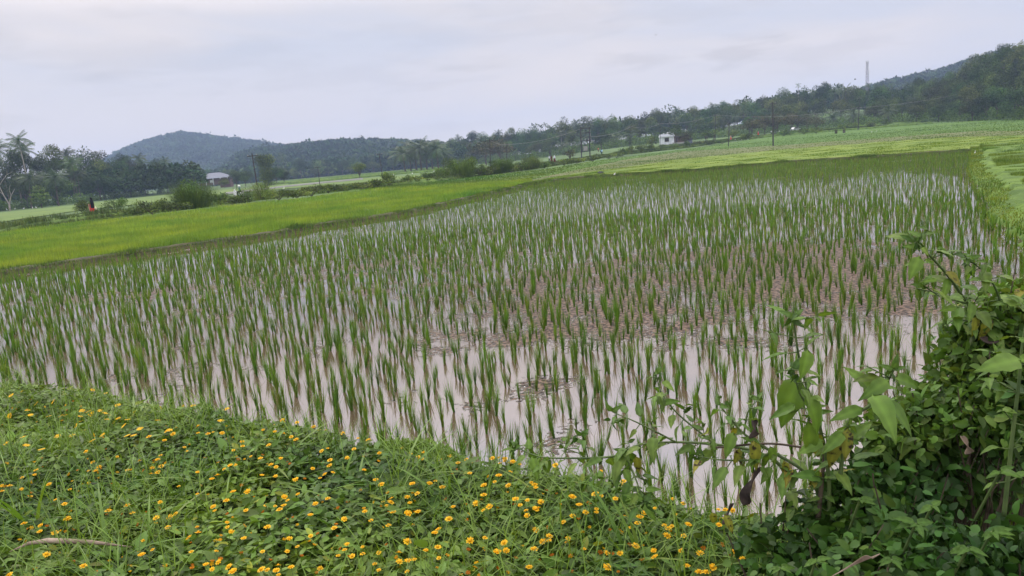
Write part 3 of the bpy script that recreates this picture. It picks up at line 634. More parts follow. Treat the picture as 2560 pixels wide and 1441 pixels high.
LSIL = [(-600, 280), (-200, 300), (0, 336), (60, 352), (130, 362), (200, 372), (260, 366), (320, 378), (400, 384), (445, 394), (478, 415), (505, 445)]
# left wood
G = {'broad': ('dark leafy tree standing in the dense wood at the left edge of the valley', 'broadleaf trees of the left wood'),
     'palm': ('coconut palm rising among the dark trees of the left wood', 'coconut palms of the left wood')}
def wood(pxs, front, sil, rows, step, depth, glab, tall_last=True, palmf=.3, jitter=.4, arecaf=0, spalmf=.25, rowh=(.62, .85, 1)):
    for r_ in range(rows):
        px = pxs[0] + random.random() * 10
        while px < pxs[1]:
            D = float(tab(front, px)) + 3 + r_ * depth + random.uniform(-.35, .35) * depth
            x, y = wp(px, D); g0 = float(HT(x, y)); full = (sil_h(sil, px, D) - g0) * (1.12 if sil is SIL else 1.03)
            f = rowh[min(r_, len(rowh) - 1)] if rows > 1 else 1
            h = full * f * random.uniform(.86, 1.02); h = max(5.5, min(h, 23))
            q = random.random()
            if abs(px - 1932) < 34: q = 1.0
            if q < palmf:
                if r_ == 0 and random.random() < spalmf * 2: place(random.choice(T_SPALM), x, y, random.uniform(5.5, 8.5), glab['spalm'][0] if 'spalm' in glab else glab['palm'][0], glab['spalm'][1] if 'spalm' in glab else glab['palm'][1])
                else: place(random.choice(T_PALM), x, y, h * 1.04, *glab['palm'], wid=min(1.15, max(.8, 13 / h)))
            elif q < palmf + arecaf: place(random.choice(T_ARECA), x, y, h * .95, *glab['areca'], wid=1.2)
            else:
                t = random.choice(T_BROAD if h < 15.5 or random.random() < .5 else T_TALL); place(t, x, y, h, *glab['broad'], wid=max(.85, min(1.25, 13 / h)))
            px += step * FPX / D * random.uniform(1 - jitter, 1 + jitter)
wood((-120, 500), LFRONT, LSIL, 3, 7.6, 16, G, palmf=.3, rowh=(.6, .85, 1))
# distant front of the valley forest
G2 = {'broad': ('hazy grey-green tree in the front row of the distant valley forest', 'broadleaf trees along the distant valley forest front'),
      'palm': ('small hazy coconut palm in the front of the distant valley forest', 'coconut palms along the distant valley forest front')}
VF = [(500, 500), (600, 500), (1000, 545), (1060, 540), (1200, 520)]
VS = [(500, 430), (560, 420), (600, 412), (650, 400), (700, 372), (740, 390), (800, 395), (880, 392), (930, 375), (1000, 372), (1060, 362), (1200, 352)]
wood((505, 1090), VF, VS, 2, 12, 28, G2, palmf=.25, rowh=(.55, .9))
# the wooded slope right of the valley
G3 = {'broad': ('dark tree in the wooded slope behind the fields at the middle and right', 'broadleaf trees of the right slope'),
      'palm': ('coconut palm crowning above the wooded slope at the right', 'coconut palms of the right slope'),
      'spalm': ('young coconut palm with low arching fronds at the foot of the right slope', 'young coconut palms at the slope foot'),
      'areca': ('thin areca palm poking out of the wooded slope at the right', 'areca palms of the right slope')}
wood((1085, 2300), FRONT, SIL, 4, 8.6, 24, G3, palmf=.36, arecaf=.06, spalmf=.5, rowh=(.5, .66, .86, 1))
wood((2290, 2720), FRONT, SIL, 5, 6.2, 17, G3, palmf=.0, rowh=(.42, .6, .75, .9, 1))
# single trees one can point at
def single(proto, px, D, h, label, rz=None, wid=1.0, py=None):
    x, y = wp(px, D) if py is None else march(px, py)[:2]
    return place(proto, x, y, h, label, None, rz, wid=wid)
single(palm('coconut_palm', 14, 3.4, 20, 'x', 'palm tree', lean=.03), 78, 236, 23.5, 'tall coconut palm standing clear above the left wood near the frame edge', wid=.85)
single(palm('coconut_palm', 12, 4.0, 18, 'x', 'palm tree', lean=.05), 193, 262, 16.5, 'coconut palm with a small crown breaking the top of the left wood')
single(palm('coconut_palm', 9, 4.5, 22, 'x', 'palm tree', lean=.1), 75, 224, 11.5, 'coconut palm with pale drooping fronds in front of the left wood beside the bare tree', wid=1.1)
single(palm('coconut_palm', 9, 4.8, 24, 'x', 'palm tree', lean=.02), 143, 228, 11.2, 'coconut palm with a wide pale crown at the front of the left wood', wid=1.2)
single(palm('coconut_palm', 15, 1.9, 9, 'x', 'palm tree', lean=.02), 1998, 400, sil_h([(0, 212), (2560, 212)], 1998, 400) - float(HT(*wp(1998, 400))), 'lone small-crowned palm standing above the right tree line', wid=.8)
# pale bare tree at the left
root = empty('bare_tree'); mb = MB()
mb.tube([(0, 0, -.2), (.1, 0, 1.6)], [.28, .24], 7)
for pts, rr in [([(.1, 0, 1.5), (-.9, .2, 4), (-1.5, .3, 6.2), (-1.3, .3, 8)], .17), ([(-.9, .2, 4), (-2.2, -.1, 5.4)], .08), ([(.1, 0, 1.5), (.9, .2, 3.6), (2.2, 0, 5.2)], .14), ([(-1.5, .3, 6.2), (-.4, .5, 7.6), (.9, .3, 8.8), (2.3, .3, 9.3)], .09),
                ([(-1.3, .3, 8), (-1.9, .1, 9.6), (-1.2, .2, 11)], .08), ([(-1.9, .1, 9.6), (-3, .1, 10.6)], .05), ([(.9, .3, 8.8), (1.1, .2, 10.2)], .045), ([(.9, .2, 3.6), (.7, .3, 5.2), (1.3, .1, 6.3)], .07)]:
    mb.tube(pts, [rr * (1 - .6 * i / (len(pts) - 1)) for i in range(len(pts))], 6)
mb.build('trunk', MT['pale_bark'], root)
V, F, C = leafcloud([(-1.2, .2, 11.2, 1.0, 1.0, .6), (2.2, .3, 9.4, .9, .9, .5), (-3, .1, 10.7, .8, .8, .5)], 150, .4); mk('leaves', V, F, MT['tree_leaf'], root, C)
x, y = wp(20, 214); root.location = (x, y, 0); root.scale = (1, 1, 1.12); root.rotation_euler = (0, 0, .3); tag(root, 'pale leafless tree with forked white trunk in front of the left wood', 'tree')
# bright layered almond tree
root = empty('layered_tree'); MB().tube([(0, 0, -.2), (0, 0, 6)], [.18, .06], 6).build('trunk', MT['bark'], root)
lob = []
for zz, rr in [(1.6, 2.6), (2.7, 2.9), (3.8, 2.5), (4.9, 1.9), (5.9, 1.1)]:
    for k in range(5): a = k * 1.256 + zz; lob.append((rr * .55 * math.cos(a), rr * .55 * math.sin(a), zz + random.uniform(-.15, .15), rr * .5, rr * .5, .28))
V, F, C = leafcloud(lob, 1500, .42, .9); mk('crown', V, F, MT['shrub_leaf'], root, C)
x, y = wp(100, 214); root.location = (x, y, 0); tag(root, 'bright green tree with flat layered branches low in front of the left wood', 'tree')
# round tree alone in the valley, with its trunk
t = broadleaf('round_tree', 5.3, 4.2, 10, 1700, .26, 'shrub_leaf', 'small round-crowned tree standing alone in the valley fields', 'tree', low=.22); x, y = wp(897, 236); place(t, x, y, 5.3)
# bamboo-like plumed clump
root = empty('bamboo_clump'); mb = MB()
for i in range(26):
    a = random.random() * 6.28; rr = random.uniform(.2, 1.5); mb.tube([(rr * math.cos(a), rr * math.sin(a), -.1), (rr * 1.2 * math.cos(a), rr * 1.2 * math.sin(a), 5), (rr * 1.9 * math.cos(a), rr * 1.9 * math.sin(a), 10)], [.06, .05, .02], 4)
mb.build('canes', MT['stem'], root)
V, F, C = leafcloud([(0, 0, 9.2, 3.1, 3.1, 2.4), (-1.6, 0, 9.8, 1.8, 1.8, 1.6), (1.5, .4, 9.4, 1.9, 1.9, 1.9), (0, 0, 5.2, 2.3, 2.3, 3.6), (.6, .4, 2.4, 2.3, 2.3, 2.6), (-.9, .3, 3.6, 1.6, 1.6, 2.4)], 4200, .38, .7, droop=-.3)
mk('foliage', V, F, MT['shrub_leaf'], root, C); x, y = wp(667, 262); root.location = (x, y, -.05); root.scale = (1.0, 1.0, .93); tag(root, 'tall feathery bamboo clump standing behind the leaning pole at the left', 'bamboo')
# cluster of palms before the valley forest
pc = [palm('coconut_palm', random.uniform(5, 7.5), 4.6, 24, 'x', 'palm tree', r=.2) for _ in range(2)]
for k, px in enumerate([1012, 1026, 1040, 1052, 1066, 1080, 1095, 1108]):
    x, y = wp(px, 330 + 14 * (k % 3)); place(pc[k % 2], x, y, [11.5, 14, 14.5, 15, 14, 13.5, 12.5, 11][k], 'coconut palm in the dense palm grove standing out in the middle of the valley', 'palm grove in the valley', wid=1.25)
for px, D, h in [(560, 330, 5), (590, 320, 7.5), (612, 318, 7), (690, 300, 7), (708, 305, 5.5), (1120, 300, 5.5), (1128, 250, 3.6)]:
    place(T_BROAD[int(px) % 7], *wp(px, D), h, 'low bushy tree on the valley floor near the bamboo and the grey-roofed house' if px < 1000 else 'low spreading tree on the valley floor right of the palm grove', 'low valley trees' if px < 1000 else 'low trees right of the palm grove', wid=1.1)
# roadside trees
def road_tree(px, D, H, W, mat, label, low=.4, fl=.5, n=1300):
    t = broadleaf('roadside_tree', H, W, 10, n, .3, mat, label, 'tree', low=low, flatten=fl); x, y = wp(px, D); place(t, x, y, H, label); return t
road_tree(1690, 262, 7.4, 7.6, 'tree_leaf', 'dark flat-topped tree spreading over the white house by the path', .45)
road_tree(1713, 250, 5.0, 6, 'rust_leaf', 'brownish small tree right of the white house beside the path', .35, .7)
road_tree(1630, 262, 4.2, 3.4, 'shrub_leaf', 'slim small tree left of the white house beside the path', .3, .9, 700)
road_tree(1765, 258, 4.8, 4.6, 'shrub_leaf', 'thin leaning tree by the path between the house and the thin pole', .4, .6, 800)
road_tree(1786, 262, 4.6, 4.0, 'shrub_leaf', 'small roadside tree just left of the tilted dark pole', .4, .6, 700)
road_tree(1832, 272, 4.0, 4.6, 'shrub_leaf', 'olive bushy small tree behind the tilted dark pole', .3, .7, 800)
road_tree(1424, 205, 3.8, 3.2, 'rust_leaf', 'thin reddish sapling on the grass left of the transformer frame', .3, .8, 500)
for k, (px, D, h) in enumerate([(1880, 296, 7.2), (1912, 300, 8), (1945, 302, 8.4), (1978, 306, 8), (2018, 308, 6.4), (2040, 300, 5.4), (1250, 330, 11), (1215, 345, 13)]):
    place(T_RUST[k % 3], *wp(px, D), h, 'rust-tinged spreading tree in the row before the right slope' if k < 6 else 'reddish grey tree behind the left end of the poles in the middle', 'rust-tinged trees before the right slope' if k < 6 else 'reddish trees at the middle')
# forest canopy of the far hills: uncountable, one object
def canopy(name, label, spec):
    parts = []
    for (lo, hi, r_0, r_1, n, h, w_, cards) in spec:
        px = rng.uniform(lo, hi, n); a = np.interp(px, _pt, _at); r_ = np.sqrt(rng.uniform(r_0 ** 2, r_1 ** 2, n)); X = np.tan(a) * r_; Y = r_ * 1.0; Z = HT(X, Y)
        hh = h * (.6 + .7 * rng.random(n)); hh = np.where(rng.random(n) < .012, hh * 1.5, hh); ww = w_ * (.7 + .6 * rng.random(n)) 
        idx = np.repeat(np.arange(n), cards); m_ = len(idx); dv = rng.normal(0, 1, (m_, 3)); dv /= np.linalg.norm(dv, axis=1, keepdims=True); dv[:, 2] = np.abs(dv[:, 2]) * 1.0 - .15
        Pn = np.stack([X[idx] + dv[:, 0] * ww[idx] * .5, Y[idx] + dv[:, 1] * ww[idx] * .5, Z[idx] + hh[idx] * (.45 + .5 * dv[:, 2])], 1)
        f = dv + rng.normal(0, .6, (m_, 3)); Rm = frames(f, rng.normal(0, .4, (m_, 3)) + np.array([0, 0, 1]) + dv * .6)
        t = (.55 + .8 * rng.random(n) ** 1.2)[idx] * (.85 + .3 * rng.random(m_)); c = np.stack([t * (.85 + .5 * rng.random(n) ** 2)[idx], t, t * 1.0], 1)
        parts.append(inst(CARD_V, CARD_F, Rm, (w_ * (.42 if cards < 100 else .17)) * (.7 + .6 * rng.random(m_)), Pn, c))
    V, F, C = cat(parts); return tag(mk(name, V, F, MT['canopy'], col=C), label, 'forest', kind='stuff')
canopy('forest', 'hazy forest covering the near ridge and the floor behind the valley', [(500, 1260, 570, 1010, 3600, 9, 10, 44)])
canopy('forest', 'blue hazy forest covering the dome-shaped hill at the left', [(90, 880, 960, 1720, 6500, 9, 11, 26)])
canopy('forest', 'bluish forest covering the distant hill above the right slope', [(2090, 2640, 560, 960, 2400, 9, 9, 40)])
canopy('forest', 'dark forest filling the depth of the wooded right slope', [(1085, 2750, 455, 560, 1700, 11, 9, 110), (2260, 2750, 330, 470, 150, 7, 8, 150)])
canopy('forest', 'undergrowth closing the depth of the left wood', [(-160, 490, 270, 400, 420, 10, 8, 150)])
def under(name, label, T, lo, hi, n, h, w_, mat, back=8):   # undergrowth at a wood's foot
    px = rng.uniform(lo, hi, n); D = tab(T, px) + rng.uniform(-4, back, n); a = np.interp(px, _pt, _at); X = np.tan(a) * D; Y = D; idx = np.repeat(np.arange(n), 60); m_ = len(idx)
    dv = rng.normal(0, 1, (m_, 3)); dv /= np.linalg.norm(dv, axis=1, keepdims=True); dv[:, 2] = np.abs(dv[:, 2]); hh = h * (.4 + .9 * rng.random(n))
    Pn = np.stack([X[idx] + dv[:, 0] * w_ * .6, Y[idx] + dv[:, 1] * w_ * .6, HT(X, Y)[idx] + hh[idx] * dv[:, 2]], 1); t = (.6 + .7 * rng.random(n))[idx] * (.8 + .4 * rng.random(m_))
    V, F, C = inst(CARD_V, CARD_F, frames(dv + rng.normal(0, .6, (m_, 3)), rng.normal(0, .5, (m_, 3)) + np.array([0, 0, 1])), .5 * (.6 + .8 * rng.random(m_)), Pn, np.stack([t, t, t], 1))
    return tag(mk(name, V, F, mat, col=C), label, 'undergrowth', kind='stuff')
under('undergrowth', 'low green undergrowth along the foot of the left wood', LFRONT, -150, 520, 260, 2.4, 2.2, MT['shrub_leaf'])
under('undergrowth', 'low scrub along the foot of the right wooded slope', FRONT, 1085, 2700, 1500, 3.4, 2.6, MT['shrub_leaf'], 34)
# terraced bund lines of the far valley
k_ = 0
for D, lo, hi in [(262, 720, 1130), (290, 640, 1180), (322, 700, 1190), (360, 640, 1190), (405, 660, 1200), (455, 640, 1190)]:
    _, c2, n2 = ribbon('bund', [wp(p, D + 10 * math.sin(p * .01 + D)) for p in range(lo, hi, 40)], .7, .4, MT['bund_grass'], 4, jig=.1, cut=1)
for D, lo, hi in [(275, 1850, 2350), (288, 1900, 2330), (302, 1950, 2330)]:
    ribbon('bund', [wp(p, D - (p - lo) * .03) for p in range(lo, hi, 40)], .9, .6, MT['bund_grass'], 4, jig=.15, cut=1)
# ================================================================ SHRUBS ON THE PATH
def shrub(px, D, W, H, label, mat='shrub_leaf', n=900, size=.2, z=.35, grassy=False, group=None, name='bush'):
    W *= 1.15; H *= 1.15; n = int(n * 1.5); root = empty(name); x, y = wp(px, D)
    mb = MB()
    for i in range(9):
        a = i * .7; mb.tube([(0, 0, -.1), (W * .2 * math.cos(a), W * .2 * math.sin(a), H * .45), (W * .36 * math.cos(a), W * .3 * math.sin(a), H * .8)], [.03, .02, .01], 4)
    mb.build('stems', MT['twig'], root)
    lobes = [(random.uniform(-.33, .33) * W, random.uniform(-.25, .25) * W, H * random.uniform(.3, .72), W * random.uniform(.14, .24), W * random.uniform(.14, .24), H * random.uniform(.2, .3)) for _ in range(9)]
    V, F, C = leafcloud(lobes, n, size, .8, droop=-.2)
    n = n // 4 if grassy else n
    if grassy:
        m_ = n; a = rng.random(m_) * 6.28; rr = W * .32 * np.sqrt(rng.random(m_)); Rm = rotz(a + rng.normal(0, .6, m_) - 1.57, .15 + .55 * rr / (W * .4) + rng.normal(0, .12, m_)); hh = H * (.7 + .5 * rng.random(m_))
        t = .7 + .6 * rng.random(m_); v2_, f2, c2 = inst(BV3, BF3, Rm, np.stack([hh * 0 + 1.1, hh, hh], 1), np.stack([np.cos(a) * rr, np.sin(a) * rr, 0 * a], 1), np.stack([t * 1.15, t, t * .9], 1)); V, F, C = cat([(V, F, C), (v2_, f2, c2)])
    mk('foliage', V, F, MT[mat], root, C); root.location = (x, y, float(HT(x, y)) + z); root.rotation_euler = (0, 0, random.random() * 6)
    return tag(root, label, 'bush', group)
shrub(203, 93, 2.8, 1.5, 'grey-green bush just left of the walking woman in red', size=.15)
shrub(280, 95, 3.0, 1.5, 'rounded grey-green bush just right of the walking woman', size=.15)
shrub(372, 80, 3.8, 1.7, 'dark leafy bush trailing down the path side left of the big bush', n=1300, size=.16, z=.05)
shrub(478, 86, 4.4, 3.0, 'big bright feathery bush, the largest on the raised path at the left', n=2200, size=.15, z=.1, grassy=True)
shrub(545, 92, 2.2, 1.3, 'low dark bush right of the big feathery bush', size=.16, z=.1)
shrub(610, 93, 1.8, 1.9, 'clump of tall yellowish reeds beside the scooter', n=260, size=.12, z=.1, grassy=True, name='reed_clump')
shrub(648, 98, 3.0, 2.3, 'tall yellow-green reeds around the foot of the leaning pole', n=500, size=.14, z=.1, grassy=True, name='reed_clump')
shrub(690, 94, 3.2, 1.2, 'low green bush right of the leaning pole foot', size=.16, z=.05)
shrub(772, 100, 3.6, 1.2, 'flat dark bush on the path side between pole and round tree', size=.16, z=.0)
shrub(815, 104, 2.4, 1.1, 'small mounded bush on the path below the valley wall', size=.16, z=.1)
shrub(968, 112, 2.6, 1.9, 'bushy green shrub on the path below the thin pole', n=1200, size=.16, z=.1)
shrub(1010, 116, 2.6, 1.2, 'low olive shrub right of the bush below the thin pole', size=.16, z=.1)
shrub(1065, 118, 3, 1.3, 'yellowish mounded shrub left of the large path shrub', size=.16, z=.1)
shrub(1105, 122, 2.8, 1.9, 'spiky dark shrub adjoining the large path shrub on its left', size=.16, z=.1, grassy=True)
shrub(1150, 124, 5.0, 3.0, 'large dark spreading shrub on the path in the middle distance', n=2200, size=.17, z=.1, grassy=True)
shrub(1195, 128, 2.4, 1.7, 'olive shrub adjoining the large path shrub on its right', size=.16, z=.1)
shrub(1252, 134, 4.0, 2.3, 'wide round shrub under the two middle poles', n=1600, size=.17, z=.1, grassy=True)
shrub(1300, 140, 2.6, 1.7, 'small shrub between the two wide shrubs near the schoolgirls', size=.16, z=.1)
shrub(1325, 146, 3.8, 2.4, 'round shrub on the path just left of the three walking people', n=1400, size=.17, z=.1, grassy=True)
shrub(1358, 151, 2.4, 1.2, 'low dark shrub at the field corner below the three people', size=.17, z=-.1)
for k, px in enumerate([1555, 1578, 1602, 1622]): shrub(px, 215 + 6 * k, 3.6, 2.0, 'shrub in the low hedge line between the blue-shirted person and the white house', size=.22, z=.2, group='hedge shrubs left of the white house')
for k, (px, D) in enumerate([(1865, 258), (1960, 262), (1975, 264), (2010, 262), (2040, 260), (2110, 275), (2130, 275), (2175, 270), (2215, 275)]): shrub(px, D, 4.5, 1.8, 'low dark shrub along the far end of the path under the right slope', size=.25, z=.3, group='low shrubs at the far end of the path')
for px, D, H in [(335, 81, .6), (425, 82, .9), (575, 90, .9), (735, 96, .8), (860, 104, .9), (905, 108, .8), (935, 110, 1.1), (1035, 116, .9), (1085, 119, 1.1), (1218, 130, 1.2), (1275, 136, 1.1), (1408, 162, 1.0), (1440, 170, 1.0), (1480, 182, 1.1), (1520, 196, 1.2), (1540, 206, 1.3), (1655, 242, 1.4), (1685, 246, 1.3), (1745, 250, 1.3), (1775, 250, 1.4), (1805, 244, 1.3)]: shrub(px, D, 3.2 + D * .006, H, 'low weedy bush in the scrubby line along the side of the raised path', size=.17 + D * .0003, z=.08, n=650, group='low weedy bushes along the path')
shrub(1716, 244, 2.2, 2.0, 'dark square-cut bush at the path edge below the brownish tree', n=700, size=.2, z=.0)
# ================================================================ POLES, TOWERS, HOUSES
def pole(px, D, H, label, r=.1, leanx=0, cross=1, lamp=False, py=None, z0=None, rt_=True):
    x, y = wp(px, D); root = empty('utility_pole'); mb = MB(); mb.tube([(0, 0, -.3), (0, 0, H)], [r, r * .62], 8); mb.build('pole', MT['dark_metal'] if rt_ else MT['concrete'], root)
    for c in range(cross):
        MB().box((0, 0, H - .35 - c * .9), (1.5, .1, .12)).build('crossarm', MT['dark_metal'], root)
        for s in (-.65, 0, .65): MB().loft([(0, .05, .05, s, 0), (.1, .07, .07, s, 0), (.2, .04, .04, s, 0)], 8).build('insulator', MT['concrete'], root).location = (0, 0, H - .3 - c * .9)
    root.location = (x, y, (float(HT(x, y)) if z0 is None else z0)); root.rotation_euler = (0, leanx, .2); tag(root, label, 'pole'); return root, Vector((x + H * math.sin(leanx), y, root.location.z + H * math.cos(leanx) - .3))
P1, t1 = pole(641, 118, 6.6, 'dark iron pole leaning left out of the reeds, largest pole of the left half', .12, -.02)
P2, t2 = pole(796, 190, 4.6, 'short thin pole in the valley left of the round tree', .09, cross=1)
P3, t3 = pole(954, 190, 6.4, 'thin dark pole leaning left just right of the round tree', .12, -.04)
P4, t4 = pole(1224, 178, 7.2, 'pole at the middle, left one of the pair behind the wide shrub', .12, .06)
P5, t5 = pole(1265, 200, 6.2, 'pole at the middle, right one of the pair behind the wide shrub', .12, .08)
P6, t6 = pole(1577, 265, 8.2, 'slim pole before the dark trees right of the transformer frame', .12, .06)
P7, t7 = pole(1650, 268, 8.2, 'dark slim pole standing just left of the white house', .13, .06)
P8, t8 = pole(1788, 272, 9.5, 'slim pole between the roadside trees left of the tilted pole', .13, .05)
P9, t9 = pole(1820, 216, 6.6, 'dark pole tilted to the right at the near edge of the path', .13, .09)
P10, t10 = pole(1932, 166, 9.4, 'tall dark pole standing out in the green field, biggest of the right half', .16, .02)
P11, t11 = pole(2145, 262, 7.8, 'dark pole at the right end of the path under the wooded slope', .14, .07)
P12, t12 = pole(1880, 280, 6.6, 'short grey pole half hidden before the rusty trees', .1, .05, 0)
def wire(a, b, label, sag=.9):
    a = Vector(a); b = Vector(b); pts = []
    for i in range(13): t = i / 12; p = a.lerp(b, t); p.z -= sag * 4 * t * (1 - t); pts.append(p)
    tag(MB().tube(pts, .028, 4).build('power_line', MT['concrete']), label, 'cable')
wire(t6, t7, 'power line between the slim pole and the pole by the white house'); wire(t7, t8, 'power line passing above the white house'); wire(t8, t11, 'power line running right to the last pole', 1.6)
wire(t5, t4, 'power line joining the pair of middle poles', .4)
xe, ye = wp(2420, 300); wire(t11, (xe, ye, 12), 'power line leaving the last pole into the right slope', .8)
# transformer frame
root = empty('transformer_frame'); 
for s in (-1.15, 1.15): MB().tube([(s, 0, -.2), (s, 0, 8.6)], [.15, .13], 8).build('post', MT['dark_metal'], root)
for z in (8.3, 7.1, 6.0, 5.0): MB().box((0, -.14, z), (3.0, .12, .16)).build('crossarm', MT['dark_metal'], root)
MB().box((0, 0, 2.3), (2.5, .8, .12)).build('platform', MT['dark_metal'], root)
MB().box((0, 0, 3.0), (1.0, .7, 1.2), bev=.06).build('transformer', MT['concrete'], root)
for s in (-.9, 0, .9): MB().loft([(5.1, .06, .06, s, 0), (5.3, .1, .1, s, 0), (5.7, .05, .05, s, 0)], 8).build('insulator', MT['concrete'], root)
x, y = wp(1463, 206); root.location = (x, y, float(HT(x, y)) + .1); root.rotation_euler = (0, .04, .1); tag(root, 'dark iron transformer frame of two posts with a grey transformer on its platform', 'transformer')
xf, yf, zf = x, y, root.location.z
wire((xf + 1, yf, zf + 6), t6, 'power line from the transformer frame to the slim pole', .8); wire(t5, (xf - 1, yf, zf + 8.2), 'power line from the middle poles to the transformer frame', .8)
# telecom tower
root = empty('telecom_tower'); mb = MB(); H = 46
for sx in (-1, 1):
    for sy in (-1, 1): mb.tube([(sx * 1.5, sy * 1.5, -.5), (sx * .6, sy * .6, H)], [.09, .06], 4)
z = 0; 
while z < H - 1.5:
    w0 = 1.5 - .9 * z / H; z2 = z + 1.1 * w0 + .8; w1 = 1.5 - .9 * min(z2, H) / H; z2 = min(z2, H)
    for a in range(4):
        c = [(-1, -1), (1, -1), (1, 1), (-1, 1)]; p, q = c[a], c[(a + 1) % 4]
        mb.tube([(p[0] * w0, p[1] * w0, z), (q[0] * w1, q[1] * w1, z2)], .04, 4, False); mb.tube([(q[0] * w0, q[1] * w0, z), (p[0] * w1, p[1] * w1, z2)], .04, 4, False); mb.tube([(p[0] * w1, p[1] * w1, z2), (q[0] * w1, q[1] * w1, z2)], .05, 4, False)
    z = z2
mb.build('lattice', plain('tower_paint', (.16, .11, .13), .6), root)
for k in range(6):
    a = k * math.pi / 3; MB().box((1.15 * math.cos(a), 1.15 * math.sin(a), H - 1.5 - (k % 2) * 4.5), (.4, .3, 2.4), rz=a, bev=.05).build('antenna', MT['white_metal'], root)
for k in range(3): MB().loft([(H - 8 - k, .7, .7, 1.1, -.8), (H - 7.9 - k, .9, .9, 1.1, -.8), (H - 7.6 - k, .6, .6, 1.1, -.8)], 12).build('dish', MT['white_metal'], root)
x, y = wp(2169, 640); top = (hor(2169) - 159) * 640 / FPX + CAMH; root.location = (x, y, top - H); tag(root, 'tall white and red lattice phone tower rising above the right tree line', 'tower')
# white house
root = empty('house')
MB().box((0, 0, 1.55), (4.6, 6, 3.1)).build('wall', MT['white_paint'], root)
MB().box((.0, -.15, 3.02), (5.0, 6.7, .55)).build('roof', MT['white_paint'], root)
MB().box((0, -3.1, 3.55), (4.6, .16, .5)).box((-2.2, 0, 3.55), (.16, 6.0, .5)).build('parapet', MT['white_paint'], root)
for px_ in (-1.3, -.2, 2.0): MB().box((px_, -3.1, 3.95), (.5, .2, .32)).build('parapet_post', MT['white_metal'], root)
wn = MB().box((-.3, -3.03, 1.75), (1.5, .1, 1.25)).build('window', MT['dark'], root)
MB().box((-.3, -3.1, 1.75), (.06, .06, 1.2)).box((-.75, -3.1, 1.75), (.06, .06, 1.2)).box((.15, -3.1, 1.75), (.06, .06, 1.2)).box((-.3, -3.1, 2.42), (1.7, .08, .08)).box((-.3, -3.1, 1.08), (1.7, .08, .08)).build('frame', MT['brown_wall'], wn)
MB().box((5.0, .6, 1.25), (5.3, 4.6, 2.5)).build('annex_wall', MT['brown_wall'], root)
MB().box((4.9, .2, 2.62), (5.6, 5.8, .16)).build('annex_roof', MT['roof_grey'], root)
MB().box((3.0, -1.78, 1.05), (.9, .08, 2.1)).build('door', MT['dark'], root)
MB().box((4.2, -3.2, .25), (5, 1.2, .5)).build('porch', MT['concrete'], root)
for k in (2.6, 4.8, 7.0): MB().tube([(k, -3.0, .5), (k, -3.0, 2.55)], .1, 6).build('porch_post', MT['brown_wall'], root)
MB().loft([(3.3, .6, .6, .9, .6), (3.4, .65, .65, .9, .6), (4.3, .62, .62, .9, .6), (4.5, .2, .2, .9, .6)], 14).build('water_tank', MT['white_metal'], root, True)
x, y = wp(1667, 281); root.location = (x, y, float(HT(x, y)) + .15); root.rotation_euler = (0, 0, -.1); tag(root, 'small white flat-roofed house with a dark window and brown annex beside the path', 'house')
o = tag(MB().box((0, 0, .9), (1.7, 1.2, 1.8), bev=.05).box((0, 0, 1.86), (2.0, 1.5, .08)).build('shed', MT['roof_grey']), 'small dark blue-grey shed with a pale lid right of the white house', 'shed'); x, y = wp(1724, 272); o.location = (x, y, float(HT(x, y)))
# grey roofed house far left
root = empty('house'); MB().box((0, 0, 1.7), (15, 10, 3.4)).build('wall', MT['brown_wall'], root)
bm = bmesh.new(); v = [bm.verts.new(p) for p in [(-9, -6.5, 3.2), (9, -6.5, 3.2), (9, 6.5, 3.2), (-9, 6.5, 3.2), (-2.6, 0, 6.0), (2.6, 0, 6.0)]]
for f in [(0, 1, 5, 4), (1, 2, 5), (2, 3, 4, 5), (3, 0, 4), (3, 2, 1, 0)]: bm.faces.new([v[i] for i in f])
me = bpy.data.meshes.new('roof'); bm.to_mesh(me); bm.free(); me.materials.append(MT['roof_grey']); o = bpy.data.objects.new('roof', me); COL.objects.link(o); o.parent = root
for k in (-5, -1, 4): MB().box((k, -5.03, 1.8), (1.6, .1, 1.3)).build('window', MT['white_metal'] if k == -1 else MT['dark'], root)
for k in (-7, -3.5, 0, 3.5, 7): MB().box((k, -6, 1.6), (.35, .35, 3.2)).build('column', MT['white_paint'], root)
x, y = wp(540, 395); root.location = (x, y, 1.6); root.rotation_euler = (0, 0, .15); tag(root, 'large hip-roofed house with blue-grey tiles at the end of the left wood', 'house')
o = tag(MB().box((0, 0, 2), (5, 4, 4)).box((0, -2.1, 4.1), (6, 5, .2)).build('outbuilding', MT['brown_wall']), 'low brown outbuilding right of the grey-roofed house', 'building'); x, y = wp(566, 372); o.location = (x, y, 0)
# small stone posts, gate stones
for px, lab in [(2090, 'left of the two stone posts standing by the far path'), (2110, 'right of the two stone posts standing by the far path')]:
    x, y = wp(px, 246); o = MB().box((0, 0, .45), (.7, .5, 1.1), bev=.05).box((0, 0, 1.02), (.95, .7, .12)).build('stone_post', MT['mud_bank']); o.location = (x, y, float(HT(x, y)) + .1); tag(o, lab, 'post')
